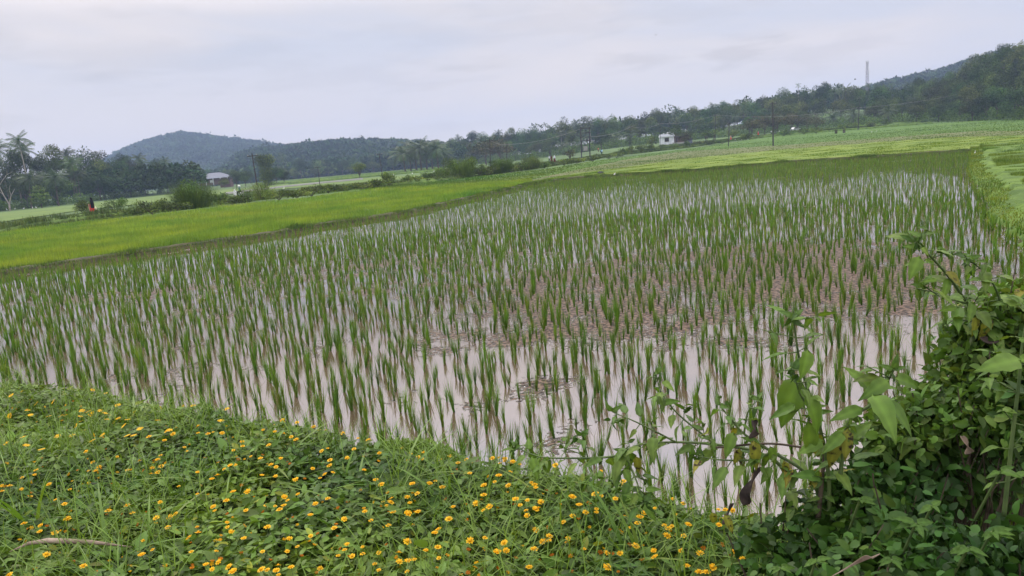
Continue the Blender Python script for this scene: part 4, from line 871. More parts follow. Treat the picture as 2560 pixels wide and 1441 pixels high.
# ================================================================ PEOPLE, VEHICLES, BIRDS
def person(name, label, loc, rz, top, low, skirt=True, h=1.6, stride=.22, hair='hair', scarf=None, arms=(.15, -.1), sit=False, cover=None):
    root = empty(name, loc, rz); k = h / 1.65
    mesh = bpy.data.meshes.new('body'); J = {}; vs = []; rad = []; ed = []
    def a(n, p, r, par=None):
        J[n] = len(vs); vs.append(Vector(p) * k); rad.append(r * k)
        if par: ed.append((J[par], J[n]))
    a('pel', (0, 0, .90), .12); a('waist', (0, 0, 1.06), .10, 'pel'); a('chest', (0, 0, 1.25), .125, 'waist'); a('neck', (0, -.01, 1.41), .05, 'chest'); a('head', (0, -.02, 1.50), .085, 'neck'); a('crown', (0, -.01, 1.58), .07, 'head'); a('nose', (0, -.10, 1.50), .014, 'head')
    for s, n in ((-1, 'l'), (1, 'r')):
        a('sh' + n, (s * .17, 0, 1.34), .05, 'chest'); a('el' + n, (s * .23, .02 + arms[0] * s * .4, 1.09), .036, 'sh' + n); a('wr' + n, (s * .25, -.06 + arms[1] * s, .88), .026, 'el' + n); a('ha' + n, (s * .25, -.08 + arms[1] * s, .80), .028, 'wr' + n)
        st = stride * s
        if sit:
            a('hip' + n, (s * .09, -.02, .86), .075, 'pel'); a('kn' + n, (s * .12, -.42, .82), .055, 'hip' + n); a('an' + n, (s * .12, -.5, .42), .036, 'kn' + n); a('to' + n, (s * .12, -.62, .38), .03, 'an' + n)
        else:
            a('hip' + n, (s * .085, 0, .85), .075, 'pel'); a('kn' + n, (s * .085, -st * .5 - .03, .47), .052, 'hip' + n); a('an' + n, (s * .085, -st * .9, .09), .034, 'kn' + n); a('to' + n, (s * .085, -st * .9 - .14, .035), .028, 'an' + n)
    mesh.from_pydata([tuple(v) for v in vs], ed, []); mesh.materials.append(MT['skin']); o = bpy.data.objects.new('body', mesh); COL.objects.link(o); o.parent = root
    m = o.modifiers.new('skin', 'SKIN'); 
    for i, sv in enumerate(mesh.skin_vertices[0].data): sv.radius = (rad[i], rad[i]); sv.use_root = (i == 0)
    o.modifiers.new('smooth', 'SUBSURF').levels = 1; m.use_smooth_shade = True
    K = lambda L_: [(z * k, rx * k, ry * k, x * k, y * k) for z, rx, ry, x, y in L_]
    mb = MB().loft(K([(.86, .17, .13, 0, 0), (1.0, .145, .115, 0, 0), (1.12, .145, .12, 0, 0), (1.28, .185, .14, 0, 0), (1.38, .15, .10, 0, 0), (1.42, .065, .06, 0, 0)]), 14)
    for s, n in ((-1, 'l'), (1, 'r')): mb.tube([vs[J['sh' + n]] + Vector((-.03 * s, 0, .02)), vs[J['sh' + n]], vs[J['el' + n]], vs[J['el' + n]].lerp(vs[J['wr' + n]], .5)], [.06 * k, .068 * k, .052 * k, .046 * k], 8)
    mb.build('shirt', MT[top], root, True)
    if skirt:
        mb = MB(); n = 18; rings = []
        for z, rr, sw in [(1.0, .15, 0), (.8, .20, 0), (.5, .25, .02), (.25, .29, .05), (.10, .31, .07)]:
            rings.append([mb.bm.verts.new(((rr + .018 * math.sin(i * 3) * (1 - z)) * math.cos(i * 6.283 / n) * k, (rr * .8 + sw + .018 * math.cos(i * 5) * (1 - z)) * math.sin(i * 6.283 / n) * k + sw * .4, z * k)) for i in range(n)])
        for q in range(4):
            for i in range(n): mb.bm.faces.new((rings[q][i], rings[q][(i + 1) % n], rings[q + 1][(i + 1) % n], rings[q + 1][i]))
        mb.build('skirt', MT[low], root, True)
    else:
        mb = MB()
        for n in 'lr': mb.tube([vs[J['pel']] + Vector((0, 0, .04)), vs[J['hip' + n]], vs[J['kn' + n]], vs[J['an' + n]].lerp(vs[J['kn' + n]], .08)], [.13 * k, .105 * k, .078 * k, .06 * k], 10)
        mb.build('trousers', MT[low], root, True)
    hc = vs[J['head']]
    mb = MB(); R_ = [(hc.z - (.13 if cover else .05) * k, .07 * k if not cover else .11 * k, .07 * k if not cover else .11 * k, 0, .035 * k), (hc.z + .02 * k, .098 * k, .098 * k, 0, .022 * k), (hc.z + .08 * k, .1 * k, .1 * k, 0, .008 * k), (hc.z + .13 * k, .075 * k, .08 * k, 0, 0), (hc.z + .155 * k, .03 * k, .03 * k, 0, 0)]
    mb.loft(R_, 14); mb.build('headscarf' if cover else 'hair', MT[cover or hair], root, True)
    if scarf:
        bm = bmesh.new(); g = []
        for i in range(9):
            z = (1.46 - .95 * i / 8) * k; r_ = (.13 + .11 * min(1, i / 3) + .02 * i / 8) * k
            g.append([bm.verts.new((r_ * math.sin(t), r_ * .8 * math.cos(t) + .02, z + .02 * math.sin(t * 5))) for t in np.linspace(-2.0, 2.0, 11)])
        for i in range(8):
            for j in range(10): bm.faces.new((g[i][j], g[i][j + 1], g[i + 1][j + 1], g[i + 1][j]))
        me = bpy.data.meshes.new('shawl'); bm.to_mesh(me); bm.free(); me.materials.append(MT[scarf]); o2 = bpy.data.objects.new('shawl', me); COL.objects.link(o2); o2.parent = root; o2.modifiers.new('thick', 'SOLIDIFY').thickness = .012
    return tag(root, label, 'person')
def onpath(px, py): return march(px, py, .55)
p = onpath(233, 533); HH = p.y / 80
woman = person('person', 'person walking left in a black top and long red skirt on the raised path', tuple(p), R(-78), 'black', 'red', True, 1.62 * HH, .26, scarf='black', cover='black')
MB().prism([(-.035 * HH, .1 * HH), (.035 * HH, .1 * HH), (.045 * HH, .95 * HH), (-.04 * HH, .95 * HH)], -.31 * HH, -.26 * HH).build('skirt_panel', MT['pink'], woman)
b_ = MB().loft([(0, .06, .14, 0, 0), (.06, .1, .19, 0, 0), (.24, .09, .17, 0, 0), (.36, .04, .08, 0, 0)], 12).tube([(0, -.05, .34), (0, -.03, .45), (0, .03, .45), (0, .05, .34)], .008, 5).build('bag', MT['cream'], None, True)
b_.location = p + Vector((.36, -.05, .30)) * HH; tag(b_, 'pale cream cloth bag hanging behind the woman in the red skirt', 'bag')
for px, py, top, low, sk, h, lab, cov in [(1374, 405, 'white_cloth', 'black', False, 1.4, 'leftmost of three people walking together, white shirt and black trousers', None),
        (1379.5, 406, 'maroon', 'maroon', True, 1.58, 'middle of three people walking together, in dark maroon clothes', None),
        (1387, 407.2, 'white_cloth', 'maroon', True, 1.66, 'rightmost of three people walking together, white headscarf over a dark skirt', 'white_cloth')]:
    q = onpath(px, py); person('person', lab, tuple(q), R(-150), top, low, sk, h * q.y / 178, .2, cover=cov)
q = onpath(1505, 388); pb = person('person', 'person in a light blue shirt and black trousers carrying a dark bag on the path', tuple(q), R(160), 'blue', 'black', False, 1.66 * q.y / 226, .2)
bg_ = MB().box((0, 0, .0), (.16, .4, .5), bev=.05).build('bag', MT['black']); bg_.location = q + Vector((-.38, .05, 1.0)); tag(bg_, 'black shoulder bag beside the person in the light blue shirt', 'bag')
q = onpath(1519, 386); q.y += 14; q.z = HT(q.x, q.y) + .45; person('person', 'person in green-grey clothes behind the one in the light blue shirt', tuple(q), R(170), 'teal', 'teal', False, 1.55, .15)
q = onpath(1527, 383); q.y += 30; q.z = float(HT(q.x, q.y)) + .5; person('person', 'person in an orange shirt farthest along, behind the green-grey one', tuple(q), R(170), 'orange', 'maroon', False, 1.5, .15)
q = onpath(1896, 339); person('person', 'person with white top over bright red clothes on the far path', tuple(q), R(100), 'white_cloth', 'red', True, 1.6, .15, scarf='red')
q = onpath(1823, 350); q.y -= 2; person('person', 'person in red seen just behind the tilted dark pole', tuple(q), R(100), 'pink', 'red', True, 1.5, .15)
q = onpath(1928.5, 337); person('person', 'person in white half hidden by the tall field pole', tuple(q), R(100), 'white_cloth', 'black', False, 1.5, .15)
# scooter with rider, coming along the path
q = PD(597, 488, 101); q.z = float(HT(q.x, q.y)) + .5
root = empty('scooter', tuple(q), R(-35))
for yy in (-.62, .62):
    w_ = MB(); w_.tube([(math.cos(a) * 0, yy + .2 * math.cos(a), .22 + .2 * math.sin(a)) for a in np.linspace(0, 2 * math.pi, 17)], .055, 6, False); wo = w_.build('wheel', MT['tyre'], root, True)
    MB().tube([(-.04, yy, .22), (.04, yy, .22)], .11, 12).build('rim', MT['concrete'], wo)
MB().prism([(-.2, .35), (.2, .35), (.24, .75), (.12, 1.0), (-.12, 1.0), (-.24, .75)], -.6, -.46).build('front_apron', MT['white_metal'], root)
MB().loft([(.35, .13, .42, 0, .42), (.55, .19, .48, 0, .42), (.72, .15, .4, 0, .4)], 14).build('body', MT['white_metal'], root, True)
MB().box((0, .3, .76), (.26, .75, .1), bev=.04).build('seat', MT['black'], root); MB().box((0, -.1, .3), (.3, .6, .06), bev=.02).build('footboard', MT['black'], root)
MB().loft([(.95, .08, .05, 0, -.56), (1.05, .16, .1, 0, -.56), (1.14, .1, .07, 0, -.56)], 12).build('headlight', MT['white_metal'], root, True)
MB().tube([(-.33, -.36, 1.1), (-.15, -.5, 1.08), (.15, -.5, 1.08), (.33, -.36, 1.1)], .018, 6).build('handlebar', MT['black'], root)
for s in (-1, 1): MB().tube([(s * .26, -.45, 1.08), (s * .34, -.45, 1.28)], .008, 4).loft([(1.26, .05, .01, s * .36, -.45), (1.31, .065, .015, s * .36, -.45), (1.36, .04, .01, s * .36, -.45)], 8).build('mirror', MT['dark'], root)
tag(root, 'white scooter coming along the raised path, half hidden by reeds', 'scooter')
rd = person('person', 'scooter rider wearing a white helmet behind the yellowish reeds', tuple(q + Vector((.12, .26, -.02))), R(-35), 'teal', 'black', False, 1.66, 0, sit=True, arms=(-.3, -.1))
for s in (1,): MB().loft([(1.44, .12, .13, 0, 0), (1.5, .15, .165, 0, 0), (1.58, .155, .17, 0, 0), (1.66, .12, .13, 0, 0), (1.71, .05, .05, 0, 0)], 16).build('helmet', MT['white_metal'], rd, True)
# car on the far road
q = wp(1989, 312); z = float(HT(*q)) + .25; root = empty('parked_car', (q[0], q[1], z), R(24))
MB().prism([(-2, .35), (2, .35), (2.05, .75), (1.9, .95), (1.15, 1.02), (.6, 1.48), (-1.1, 1.5), (-1.75, 1.0), (-2.02, .9)], -.82, .82).build('body', MT['white_metal'], root)
for yy in (-.83, .83): MB().prism([(1.0, 1.02), (.55, 1.4), (-1.0, 1.42), (-1.5, 1.02)], yy - .01, yy + .01).build('window', MT['dark'], root)
MB().prism([(1.2, 1.03), (.66, 1.46), (.64, 1.46), (1.1, 1.0)], -.72, .72).build('windscreen', MT['dark'], root)
for xx in (-1.25, 1.25):
    for yy in (-.8, .8): wo = MB().tube([(xx, yy - .1, .33), (xx, yy + .1, .33)], .33, 16).build('wheel', MT['tyre'], root)
for yy in (-.6, .6): MB().box((2.03, yy, .72), (.06, .3, .14)).build('headlight', MT['white_metal'], root)
tag(root, 'white car partly hidden by scrub on the far road below the right slope', 'car')
# white egrets in the fields
def egret(px, py, label, s=1.0, rz=0, z=None, off=.05, D=None, group=None):
    q = march(px, py, off)
    if D: x, y = wp(px, D); q = Vector((x, y, float(HT(x, y)) + off))
    root = empty('white_egret', tuple(q), rz); root.scale = (s, s, s)
    MB().loft([(.30, .03, .05, 0, .16), (.36, .09, .17, 0, .06), (.46, .10, .2, 0, 0), (.56, .06, .11, 0, -.07), (.62, .03, .05, 0, -.12)], 10).tube([(0, -.1, .55), (0, -.2, .68), (0, -.12, .8), (0, -.17, .9)], [.045, .028, .024, .035], 6).build('body', MT['feather'], root, True)
    MB().tube([(0, -.18, .9), (0, -.33, .87)], [.018, .003], 5).build('beak', MT['beak'], root)
    for k in (-.04, .04): MB().tube([(k, .02, .36), (k, .04, .18), (k, 0, 0)], .01, 4).build('leg', MT['black'], root)
    return tag(root, label, 'bird', group)
for k, (px, py) in enumerate([(18, 528.5), (38, 526.5), (60, 525.5), (82, 524), (91, 523)]): egret(px, py, 'white egret standing in the row along the field edge before the left wood', .85, k * 1.3, group='egrets before the left wood')
egret(1116, 425, 'white egret in the valley field just left of the large path shrub', 1.2, 1); egret(1085, 432.5, 'white egret on the valley field left of the large path shrub', 1, 2)
egret(984, 441, 'white egret in the valley field right of the round tree', .9, .5); egret(1031, 437.5, 'small white egret in the valley field below the palm grove', .8, 2.5)
egret(710, 477, 'white egret beside the pale canal wall', .9, 1.2); egret(541, 462, 'white bird in the field behind the big feathery bush', .9, 0)
egret(1536.5, 441, 'white egret on the mud bund at the head of the paddy', .4, 1.4, off=.25); egret(2437, 388, 'white egret near the right end of the paddy bund', .32, 2, off=.25)
egret(1948, 333, 'left of the two white birds on the far path', 1.1, 1.4, off=.6); egret(1957, 332, 'right of the two white birds on the far path', 1.1, 1.7, off=.6)
egret(2179, 333, 'left of two small white egrets in the deep green field', .6, 1); egret(2191, 331, 'right of two small white egrets in the deep green field', .55, 2)
egret(1838, 352, 'white egret at the path foot right of the tilted pole', .7, 1, off=.1); egret(1854, 351, 'small white egret farther right at the path foot', .6, 2, off=.1)
# birds in the sky
def flyer(px, py, D, s, label):
    q = PD(px, py, D); root = empty('flying_bird', tuple(q), 1.0); root.scale = (s, s, s)
    MB().loft([(-.3, .01, .01, 0, 0), (-.1, .06, .06, 0, 0), (.1, .06, .05, 0, 0), (.25, .02, .02, 0, 0)], 8).build('body', MT['black'], root, True).rotation_euler = (R(80), 0, 0)
    for k in (-1, 1): mk('wing', [(0, .12, .02), (k * .35, .18, .18), (k * .75, .0, .12), (k * .35, -.06, .16), (0, -.12, .02)], [(0, 1, 3), (0, 3, 4), (1, 2, 3)], MT['black'], root)
    tag(root, label, 'bird')
flyer(2138, 199, 300, 1.6, 'small dark bird flying just above the right tree line near the tower'); flyer(1640, 88, 220, .7, 'tiny dark bird high in the sky right of the middle'); flyer(2202, 203, 330, 1.0, 'tiny dark bird right of the phone tower'); flyer(338, 367, 260, 1.3, 'dark bird above the left wood in front of the hill')
# ================================================================ THE FLOWER BANK
def bank_pts(n, xlo=-7.5, xhi=3.2, ylo=.9):
    x = rng.uniform(xlo, xhi, n); y = rng.uniform(ylo, 9.5, n); s = edge(x) - y
    k = s > -.85; return x[k], y[k]
def on_screen(x, y, z, m=70):
    v = np.stack([x, y, z - CAMH], 1); f = v @ np.array(fw); return (f > .2) & (np.abs(v @ np.array(rt) / f * FPX) < 1280 + m) & (np.abs(v @ np.array(up) / f * FPX) < 720 + m)
x, y = bank_pts(900000); z = bank_z(x, y)
k = on_screen(x, y, z, 160) & (rng.random(len(x)) < np.clip(1.15 - .10 * np.hypot(x, y), .3, 1)); x, y, z = x[k], y[k], z[k]
MAXL = 150000
if len(x) > MAXL: x, y, z = x[:MAXL], y[:MAXL], z[:MAXL]
n = len(x); print('cover leaves', n)
lump = fbm(x, y, .45, 9); dep = rng.random(n) ** 1.3 * .13; zz = z + .07 + .12 * (lump - .5) - dep
f = randdir(n, .12, 1.1); nn = rng.normal(0, .5, (n, 3)) + np.array([0, -.1, 1])
patch = fbm(x, y, 1.1, 14); S = (.016 + .020 * rng.random(n)) * (.8 + .5 * patch) * np.where(rng.random(n) < .04, 1.7, 1)
t = (.45 + .95 * rng.random(n)) * (.66 + .7 * patch); yel = (rng.random(n) < .06) * rng.random(n); C = np.stack([t * (1 + .2 * (rng.random(n) - .5) + 1.1 * yel), t * (1 + .35 * yel), t * (1 - .3 * yel)], 1)
V, F, C = inst(LEAF_V, LEAF_F, frames(f, nn), np.stack([S * 1.15, S * 1.35, S], 1), np.stack([x, y, zz], 1), C)
tag(mk('creeper_leaves', V, F, MT['leaf_cover'], col=C), 'dense low creeping leaves with yellow flowers covering the bank', 'ground cover', kind='stuff')
def topz(x, y): x = np.asarray(x, float); y = np.asarray(y, float); return bank_z(x, y) + .07 + .12 * (fbm(x, y, .45, 9) - .5)
# fine grass through the cover
x, y = bank_pts(90000); z = bank_z(x, y); k = on_screen(x, y, z, 150) & (fbm(x, y, .7, 31) > .47 - .05 * (x < -1)); x, y, z = x[k][:15000], y[k][:15000], z[k][:15000]; n = len(x)
BL, BLF = blade(1, .03, .75, 5); t = .6 + .7 * rng.random(n); hh = .10 + .16 * rng.random(n) ** 2
V, F, C = inst(BL, BLF, rotz(rng.random(n) * 6.28, rng.normal(.1, .35, n)), np.stack([.16 + 0 * hh, hh, hh], 1), np.stack([x, y, z + .02], 1), np.stack([t * 1.05, t, t * 1.1], 1))
tag(mk('bank_grass', V, F, MT['grass_long'], col=C), 'thin grass blades growing through the creeper on the bank', 'grass', kind='stuff')
# long arching grass tufts seen in the photograph: (px, py of the root, blades, length m, spread)
TUFT = [(107, 1345, 5, .62, .25), (60, 1390, 9, .5, .9), (270, 1350, 8, .42, .8), (360, 1370, 10, .45, .8), (250, 1335, 6, .4, .7), (475, 1220, 3, .28, .2), (245, 1140, 4, .22, .4), (20, 1050, 12, .3, .5), (70, 1030, 8, .26, .5), (510, 1215, 5, .3, .9), (600, 1190, 9, .42, .9), (560, 1235, 7, .42, .8), (690, 1180, 12, .38, .8), (730, 1200, 8, .35, .8),
        (780, 1290, 9, .36, .9), (850, 1215, 3, .25, .25), (880, 1235, 6, .28, .6), (985, 1240, 14, .48, .7), (1010, 1260, 8, .42, .8), (900, 1300, 8, .35, .9), (1140, 1250, 7, .48, .35), (1120, 1290, 6, .36, .7), (1180, 1270, 6, .4, .9), (1380, 1290, 8, .32, .6), (1440, 1280, 10, .34, .9), (1500, 1300, 8, .36, .9), (1600, 1441, 3, .42, .2), (1560, 1420, 3, .4, .5),
        (150, 1441, 10, .34, .8), (320, 1441, 10, .36, .8), (260, 1430, 8, .4, .8), (430, 1300, 8, .3, .9), (330, 1060, 10, .32, .8), (240, 1010, 10, .28, .7), (520, 1060, 8, .22, .7), (380, 1180, 6, .26, .7), (1250, 1330, 6, .3, .9), (840, 1441, 6, .3, .8), (660, 1300, 7, .3, .9), (170, 1190, 6, .26, .7), (1060, 1180, 8, .25, .8), (20, 1180, 9, .34, .8)]
for i, (px, py, nb, L_, sp_) in enumerate(TUFT):
    nb = max(3, int(nb * .7))
    q = P(px, py, 1.52); a = rng.random(nb) * 6.28; ln = np.abs(rng.normal(sp_ * .45, .2, nb)); hh = L_ * (.55 + .5 * rng.random(nb)) * .88
    B_, BF_ = blade(1, .055, .25 + .75 * sp_, 7); t = .75 + .45 * rng.random(nb)
    V, F, C = inst(B_, BF_, rotz(a, ln), np.stack([.20 + .16 * rng.random(nb), hh, hh], 1), np.stack([.02 * np.cos(a), .02 * np.sin(a), a * 0 - .05], 1), np.stack([t * (.9 + .35 * rng.random(nb)), t, t * 1.1], 1))
    o = mk('grass_tuft', V, F, MT['grass_long'], col=C); o.location = q; side = 'left' if px < 650 else ('middle' if px < 1150 else 'right')
    lab = {0: 'tallest upright broad grass blades crossing the dry stick at the left', 26: 'pair of broad blue-green blades at the bottom edge right of centre'}.get(i, 'arching long-bladed grass tuft in the %s part of the flower bank' % side)
    tag(o, lab, 'grass', None if i in (0, 26) else 'arching grass tufts on the %s of the bank' % side)
# flowers
FL1 = [(43,113),(210,155),(333,165),(158,215),(75,238),(355,280),(243,292),(183,338),(65,373),(324,378),(204,369),(405,375),(432,370),(533,378),(512,437),(532,413),(545,340),(610,362),(590,345),(665,340),(785,303),(700,357),(715,398),(788,392),(848,400),(893,350),(750,243),(668,225),(950,240),(1057,240),(1140,258),(1315,295),(1412,283),(1637,340),(1050,404),(933,461),(992,512),(826,440),(890,505),(848,507),(684,502),(632,505),(615,540),(480,507),(385,510),(154,516),(40,560),(173,571),(278,598),(573,611),(780,645),(617,685),(662,715),(638,740),(590,740),(848,734),(1070,637),(1050,667),(930,672),(1075,710),(1050,750),(1007,760),(1015,722),(1095,538),(1230,583),(1243,608),(1152,494),(1105,480),(1128,470),(1320,442),(1320,488),(1385,493),(1420,482),(1470,407),(1480,488),(1612,547),(1617,575),(1555,602),(1672,645),(1568,700),(1533,705),(1492,728),(1450,770),(1412,795),(1318,750),(1190,843),(1315,893),(1552,880),(1648,880),(1507,937),(1420,980),(1430,1005),(1637,1003),(1513,1085),(1540,1145),(1515,1115),(1312,1113),(1320,1150),(1260,1185),(1625,1190),(1275,1278),(1440,1275),(1455,1348),(1370,1365),(1413,1395),(1550,1412),(1523,1378),(1067,948),(883,1022),(845,970),(720,1005),(1040,1053),(1133,1048),(1170,1025),(1117,1115),(955,1203),(943,1300),(1015,1265),(555,1375),(310,1295),(60,1435),(365,1153),(265,1145),(270,1105),(160,1090),(205,910),(370,933),(430,960),(467,865),(325,830),(590,822),(230,767),(148,785),(145,862),(12,838),(65,840),(12,875),(240,737),(450,1060)]
FL2 = [(198,356),(318,370),(180,414),(235,428),(463,441),(508,412),(547,433),(756,467),(818,475),(680,407),(395,395),(48,468),(125,480),(187,493),(232,468),(235,513),(268,532),(632,537),(653,595),(822,622),(1002,572),(1155,530),(85,568),(100,698),(134,713),(165,657),(30,655),(478,590),(437,608),(607,655),(490,705),(492,668),(513,750),(378,724),(427,787),(457,762),(130,777),(40,770),(260,800),(270,795),(797,800),(835,831),(720,735),(1025,628),(1013,668),(1108,661),(1080,650),(1233,665),(1345,687),(1408,685),(1315,597),(1437,637),(1630,660),(1667,635),(1587,711),(1617,770),(1590,812),(1518,838),(1425,757),(1195,808),(1157,825),(1240,848),(1040,828),(1073,890),(1008,915),(903,923),(897,948),(870,973),(910,1017),(1013,1025),(1078,1012),(1025,953),(1312,980),(1285,1060),(1517,900),(1465,957),(1513,1003),(1555,978),(1690,748),(1680,838),(478,925),(280,896),(190,915),(210,938),(67,967),(127,975),(185,972),(157,997),(395,960),(363,1035),(77,1114),(363,1175),(223,1192),(208,1275),(275,1244),(43,1278),(725,1010),(765,1072),(588,1060),(520,1120),(880,1103),(1215,1130),(1190,1155),(1008,1210),(1210,1248),(1130,1270),(1425,1205),(1525,1185),(1607,1280),(1665,1270),(1655,1218),(1218,1320),(605,1230),(710,1245),(590,1267),(710,1292),(640,1308),(818,1286),(952,1285),(1055,1330),(1013,1340),(955,1345),(790,1360),(818,1403),(1008,1410),(427,1390),(235,1382),(148,1370),(137,1405),(75,1400),(35,1397),(150,1432),(548,1305)]
FL3 = [(75,535),(37,562),(132,588),(182,612),(425,582),(112,658),(20,688),(443,708),(290,755),(297,780),(265,740),(723,648),(858,640),(762,747),(908,755),(1188,725),(1335,790),(145,866),(235,874),(180,910),(335,885),(225,948),(232,988),(320,928),(295,940),(572,848),(622,908),(670,962),(752,937),(752,962),(742,825),(787,843),(893,860),(572,990),(503,1035),(298,1096),(400,1140),(395,1175),(285,1240),(75,1247),(10,1260),(250,1372),(540,1160),(1110,968),(1080,1000),(1058,1043),(1010,1077),(1190,932),(1362,952),(1342,978),(1260,1062),(1315,1067),(1288,1085),(1280,1137),(1405,1138),(1440,1055),(1620,987),(1702,1028),(1667,1058),(828,1265),(660,1237),(928,1268),(1190,1298),(1180,1250),(1388,1250),(1527,1268),(1620,1375),(1520,1408),(1575,1410),(1845,1310),(1778,1255),(835,1372),(1430,1365),(1045,1213),(350,1182),(1600,893),(1622,893),(1655,903),(60,1190)]
fl = [(a / 2.664, 900 + b / 2.664) for a, b in FL1] + [(640 + a / 2.664, 900 + b / 2.664) for a, b in FL2] + [(1240 + a / 2.995, 960 + b / 2.995) for a, b in FL3] + [(2209, 1302)]
def onbank(px, py, up_=.03):
    z = 1.5
    for _ in range(6): q = P(px, py, z); z = .5 * z + .5 * (float(topz(q.x, q.y)) + up_)
    q = P(px, py, z)
    if z < 1.3 or q.y > edge(q.x) - .03:
        q = P(px, py, 1.5); q.y = min(q.y, float(edge(q.x)) - random.uniform(.03, .12)); q.z = float(topz(q.x, q.y)) + up_
    return q
pts = sorted([(onbank(a, b), a, b) for a, b in fl], key=lambda t: (t[0] - CAM).length)
def petals(npet, cup=.25, w_=.46):
    V = []; F = []; C = []
    for i in range(npet):
        a = i * 6.2832 / npet + random.uniform(-.12, .12); r_ = random.uniform(.88, 1.08); c, s = math.cos(a), math.sin(a); b = len(V); k = random.uniform(.85, 1.1)
        for (u, v_, z) in [(.12, -.08, .02), (.12, .08, .02), (.6, -w_ * .5, .18 * cup * 2), (.6, 0, .08 * cup), (.6, w_ * .5, .18 * cup * 2), (.94, -w_ * .36, .3 * cup), (1.02, 0, .26 * cup), (.94, w_ * .36, .3 * cup)]:
            V.append(((u * c - v_ * s) * r_, (u * s + v_ * c) * r_, z)); C.append((k, k * (1 - .12 * (u < .3)), k))
        F += [(b, b + 1, b + 3), (b, b + 3, b + 2), (b + 1, b + 4, b + 3), (b + 2, b + 3, b + 6), (b + 2, b + 6, b + 5), (b + 3, b + 4, b + 6), (b + 4, b + 7, b + 6)]
    return np.array(V), np.array(F), np.array(C)
protos = []
for i in range(8):
    root = empty('yellow_flower'); v, f, c = petals(random.choice([8, 9, 10, 11]), random.uniform(.1, .9)); mk('petals', v * .0128, f, MT['petal'], root, c)
    MB().loft([(.0, .004, .004, 0, 0), (.003, .0055, .0055, 0, 0), (.0055, .004, .004, 0, 0), (.0065, .0015, .0015, 0, 0)], 9).build('flower_centre', MT['flower_eye'], root, True)
    MB().tube([(0, 0, 0), (.004, .003, -.03), (.002, .008, -.07)], .0012, 4).build('stem', MT['stem'], root); protos.append(root)
for n, (q, a, b) in enumerate(pts[:300]):
    o = protos[n] if n < 8 else copy_tree(protos[n % 8])
    o.location = q; s = random.uniform(.62, 1.1); o.scale = (s, s, s); az = random.uniform(-2.6, -.5) if random.random() < .75 else random.uniform(0, 6.28); til = random.uniform(.0, .5)
    nv = Vector((math.cos(az) * math.sin(til), math.sin(az) * math.sin(til), math.cos(til))); o.rotation_euler = (nv.to_track_quat('Z', 'Y') @ Matrix.Rotation(random.random() * 6.28, 3, 'Z').to_quaternion()).to_euler()
    tag(o, 'small yellow daisy-like flower open above the creeping leaves of the near bank', 'flower', 'yellow flowers on the near bank')
rest = pts[300:]; extra = []
for _ in range(420):
    px, py = random.uniform(0, 1900), random.uniform(960, 1441); q = P(px, py, 1.5)
    if edge(q.x) - q.y > .1: extra.append((onbank(px, py, .0), px, py))
parts = []
for q, a, b in rest:
    v, f, c = petals(9, .5); Rm = frames(randdir(1, 0, .5), rng.normal(0, .35, (1, 3)) + np.array([0, -.35, 1])); parts.append(inst(v, f, Rm[:, :, [0, 1, 2]], np.array([.0165]), np.array([q[:]]), np.array([[1, 1, 1]])))
V, F, C = cat([(v, f, c) for v, f, c in parts]); tag(mk('yellow_flowers', V, F, MT['petal'], col=C), 'more small yellow flowers farther back along the bank', 'flowers', kind='stuff')
parts = []
for q, a, b in extra:   # buds and withered heads
    v, f, c = petals(6, 2.2, .5); k = random.choice([(.9, .75, .6), (.75, .45, .5), (.6, .32, .6), (.9, .9, .5)]); r_ = inst(v, f, frames(randdir(1, 0, .5), rng.normal(0, .5, (1, 3)) + np.array([0, -.2, 1])), np.array([random.uniform(.005, .009)]), np.array([q[:]]), np.array([k])); parts.append(r_)
V, F, C = cat(parts); tag(mk('withered_flowers', V, F, MT['petal'], col=C), 'tiny orange-brown withered flower heads and buds among the creeper', 'flowers', kind='stuff')
# dry stick
q0, q1, q2, q3 = onbank(24, 1380), onbank(120, 1352, .045), onbank(230, 1356, .04), onbank(330, 1368, .03)
mb = MB(); mb.tube([q0, q0.lerp(q1, .5) + Vector((0, 0, .01)), q1, q1.lerp(q2, .5), q2, q2.lerp(q3, .5), q3], [.001, .006, .009, .009, .007, .004, .001], 8); tag(mb.build('dry_stick', MT['dry'], None, True), 'dry brown stick lying on the creeper at the lower left', 'stick')
# mound of finer leaves at the bank edge (px 1000,1100)
q = P(1000, 1108, 1.5); n = 7000; dv = rng.normal(0, 1, (n, 3)); dv /= np.linalg.norm(dv, axis=1, keepdims=True); dv[:, 2] = np.abs(dv[:, 2]); t = .8 + .5 * rng.random(n)
V, F, C = inst(LEAF_V, LEAF_F, frames(dv + rng.normal(0, .5, (n, 3)), rng.normal(0, .5, (n, 3)) + np.array([0, 0, 1])), .018 + .012 * rng.random(n), dv * np.array([.34, .26, .24]) * (.82 + .22 * rng.random((n, 1))), np.stack([t, t, t], 1))
o = mk('leafy_mound', V, F, MT['leaf_cover'], col=C); o.location = q - Vector((0, .05, .24)); tag(o, 'rounded mound of small leaves on the bank edge at the middle', 'plant')
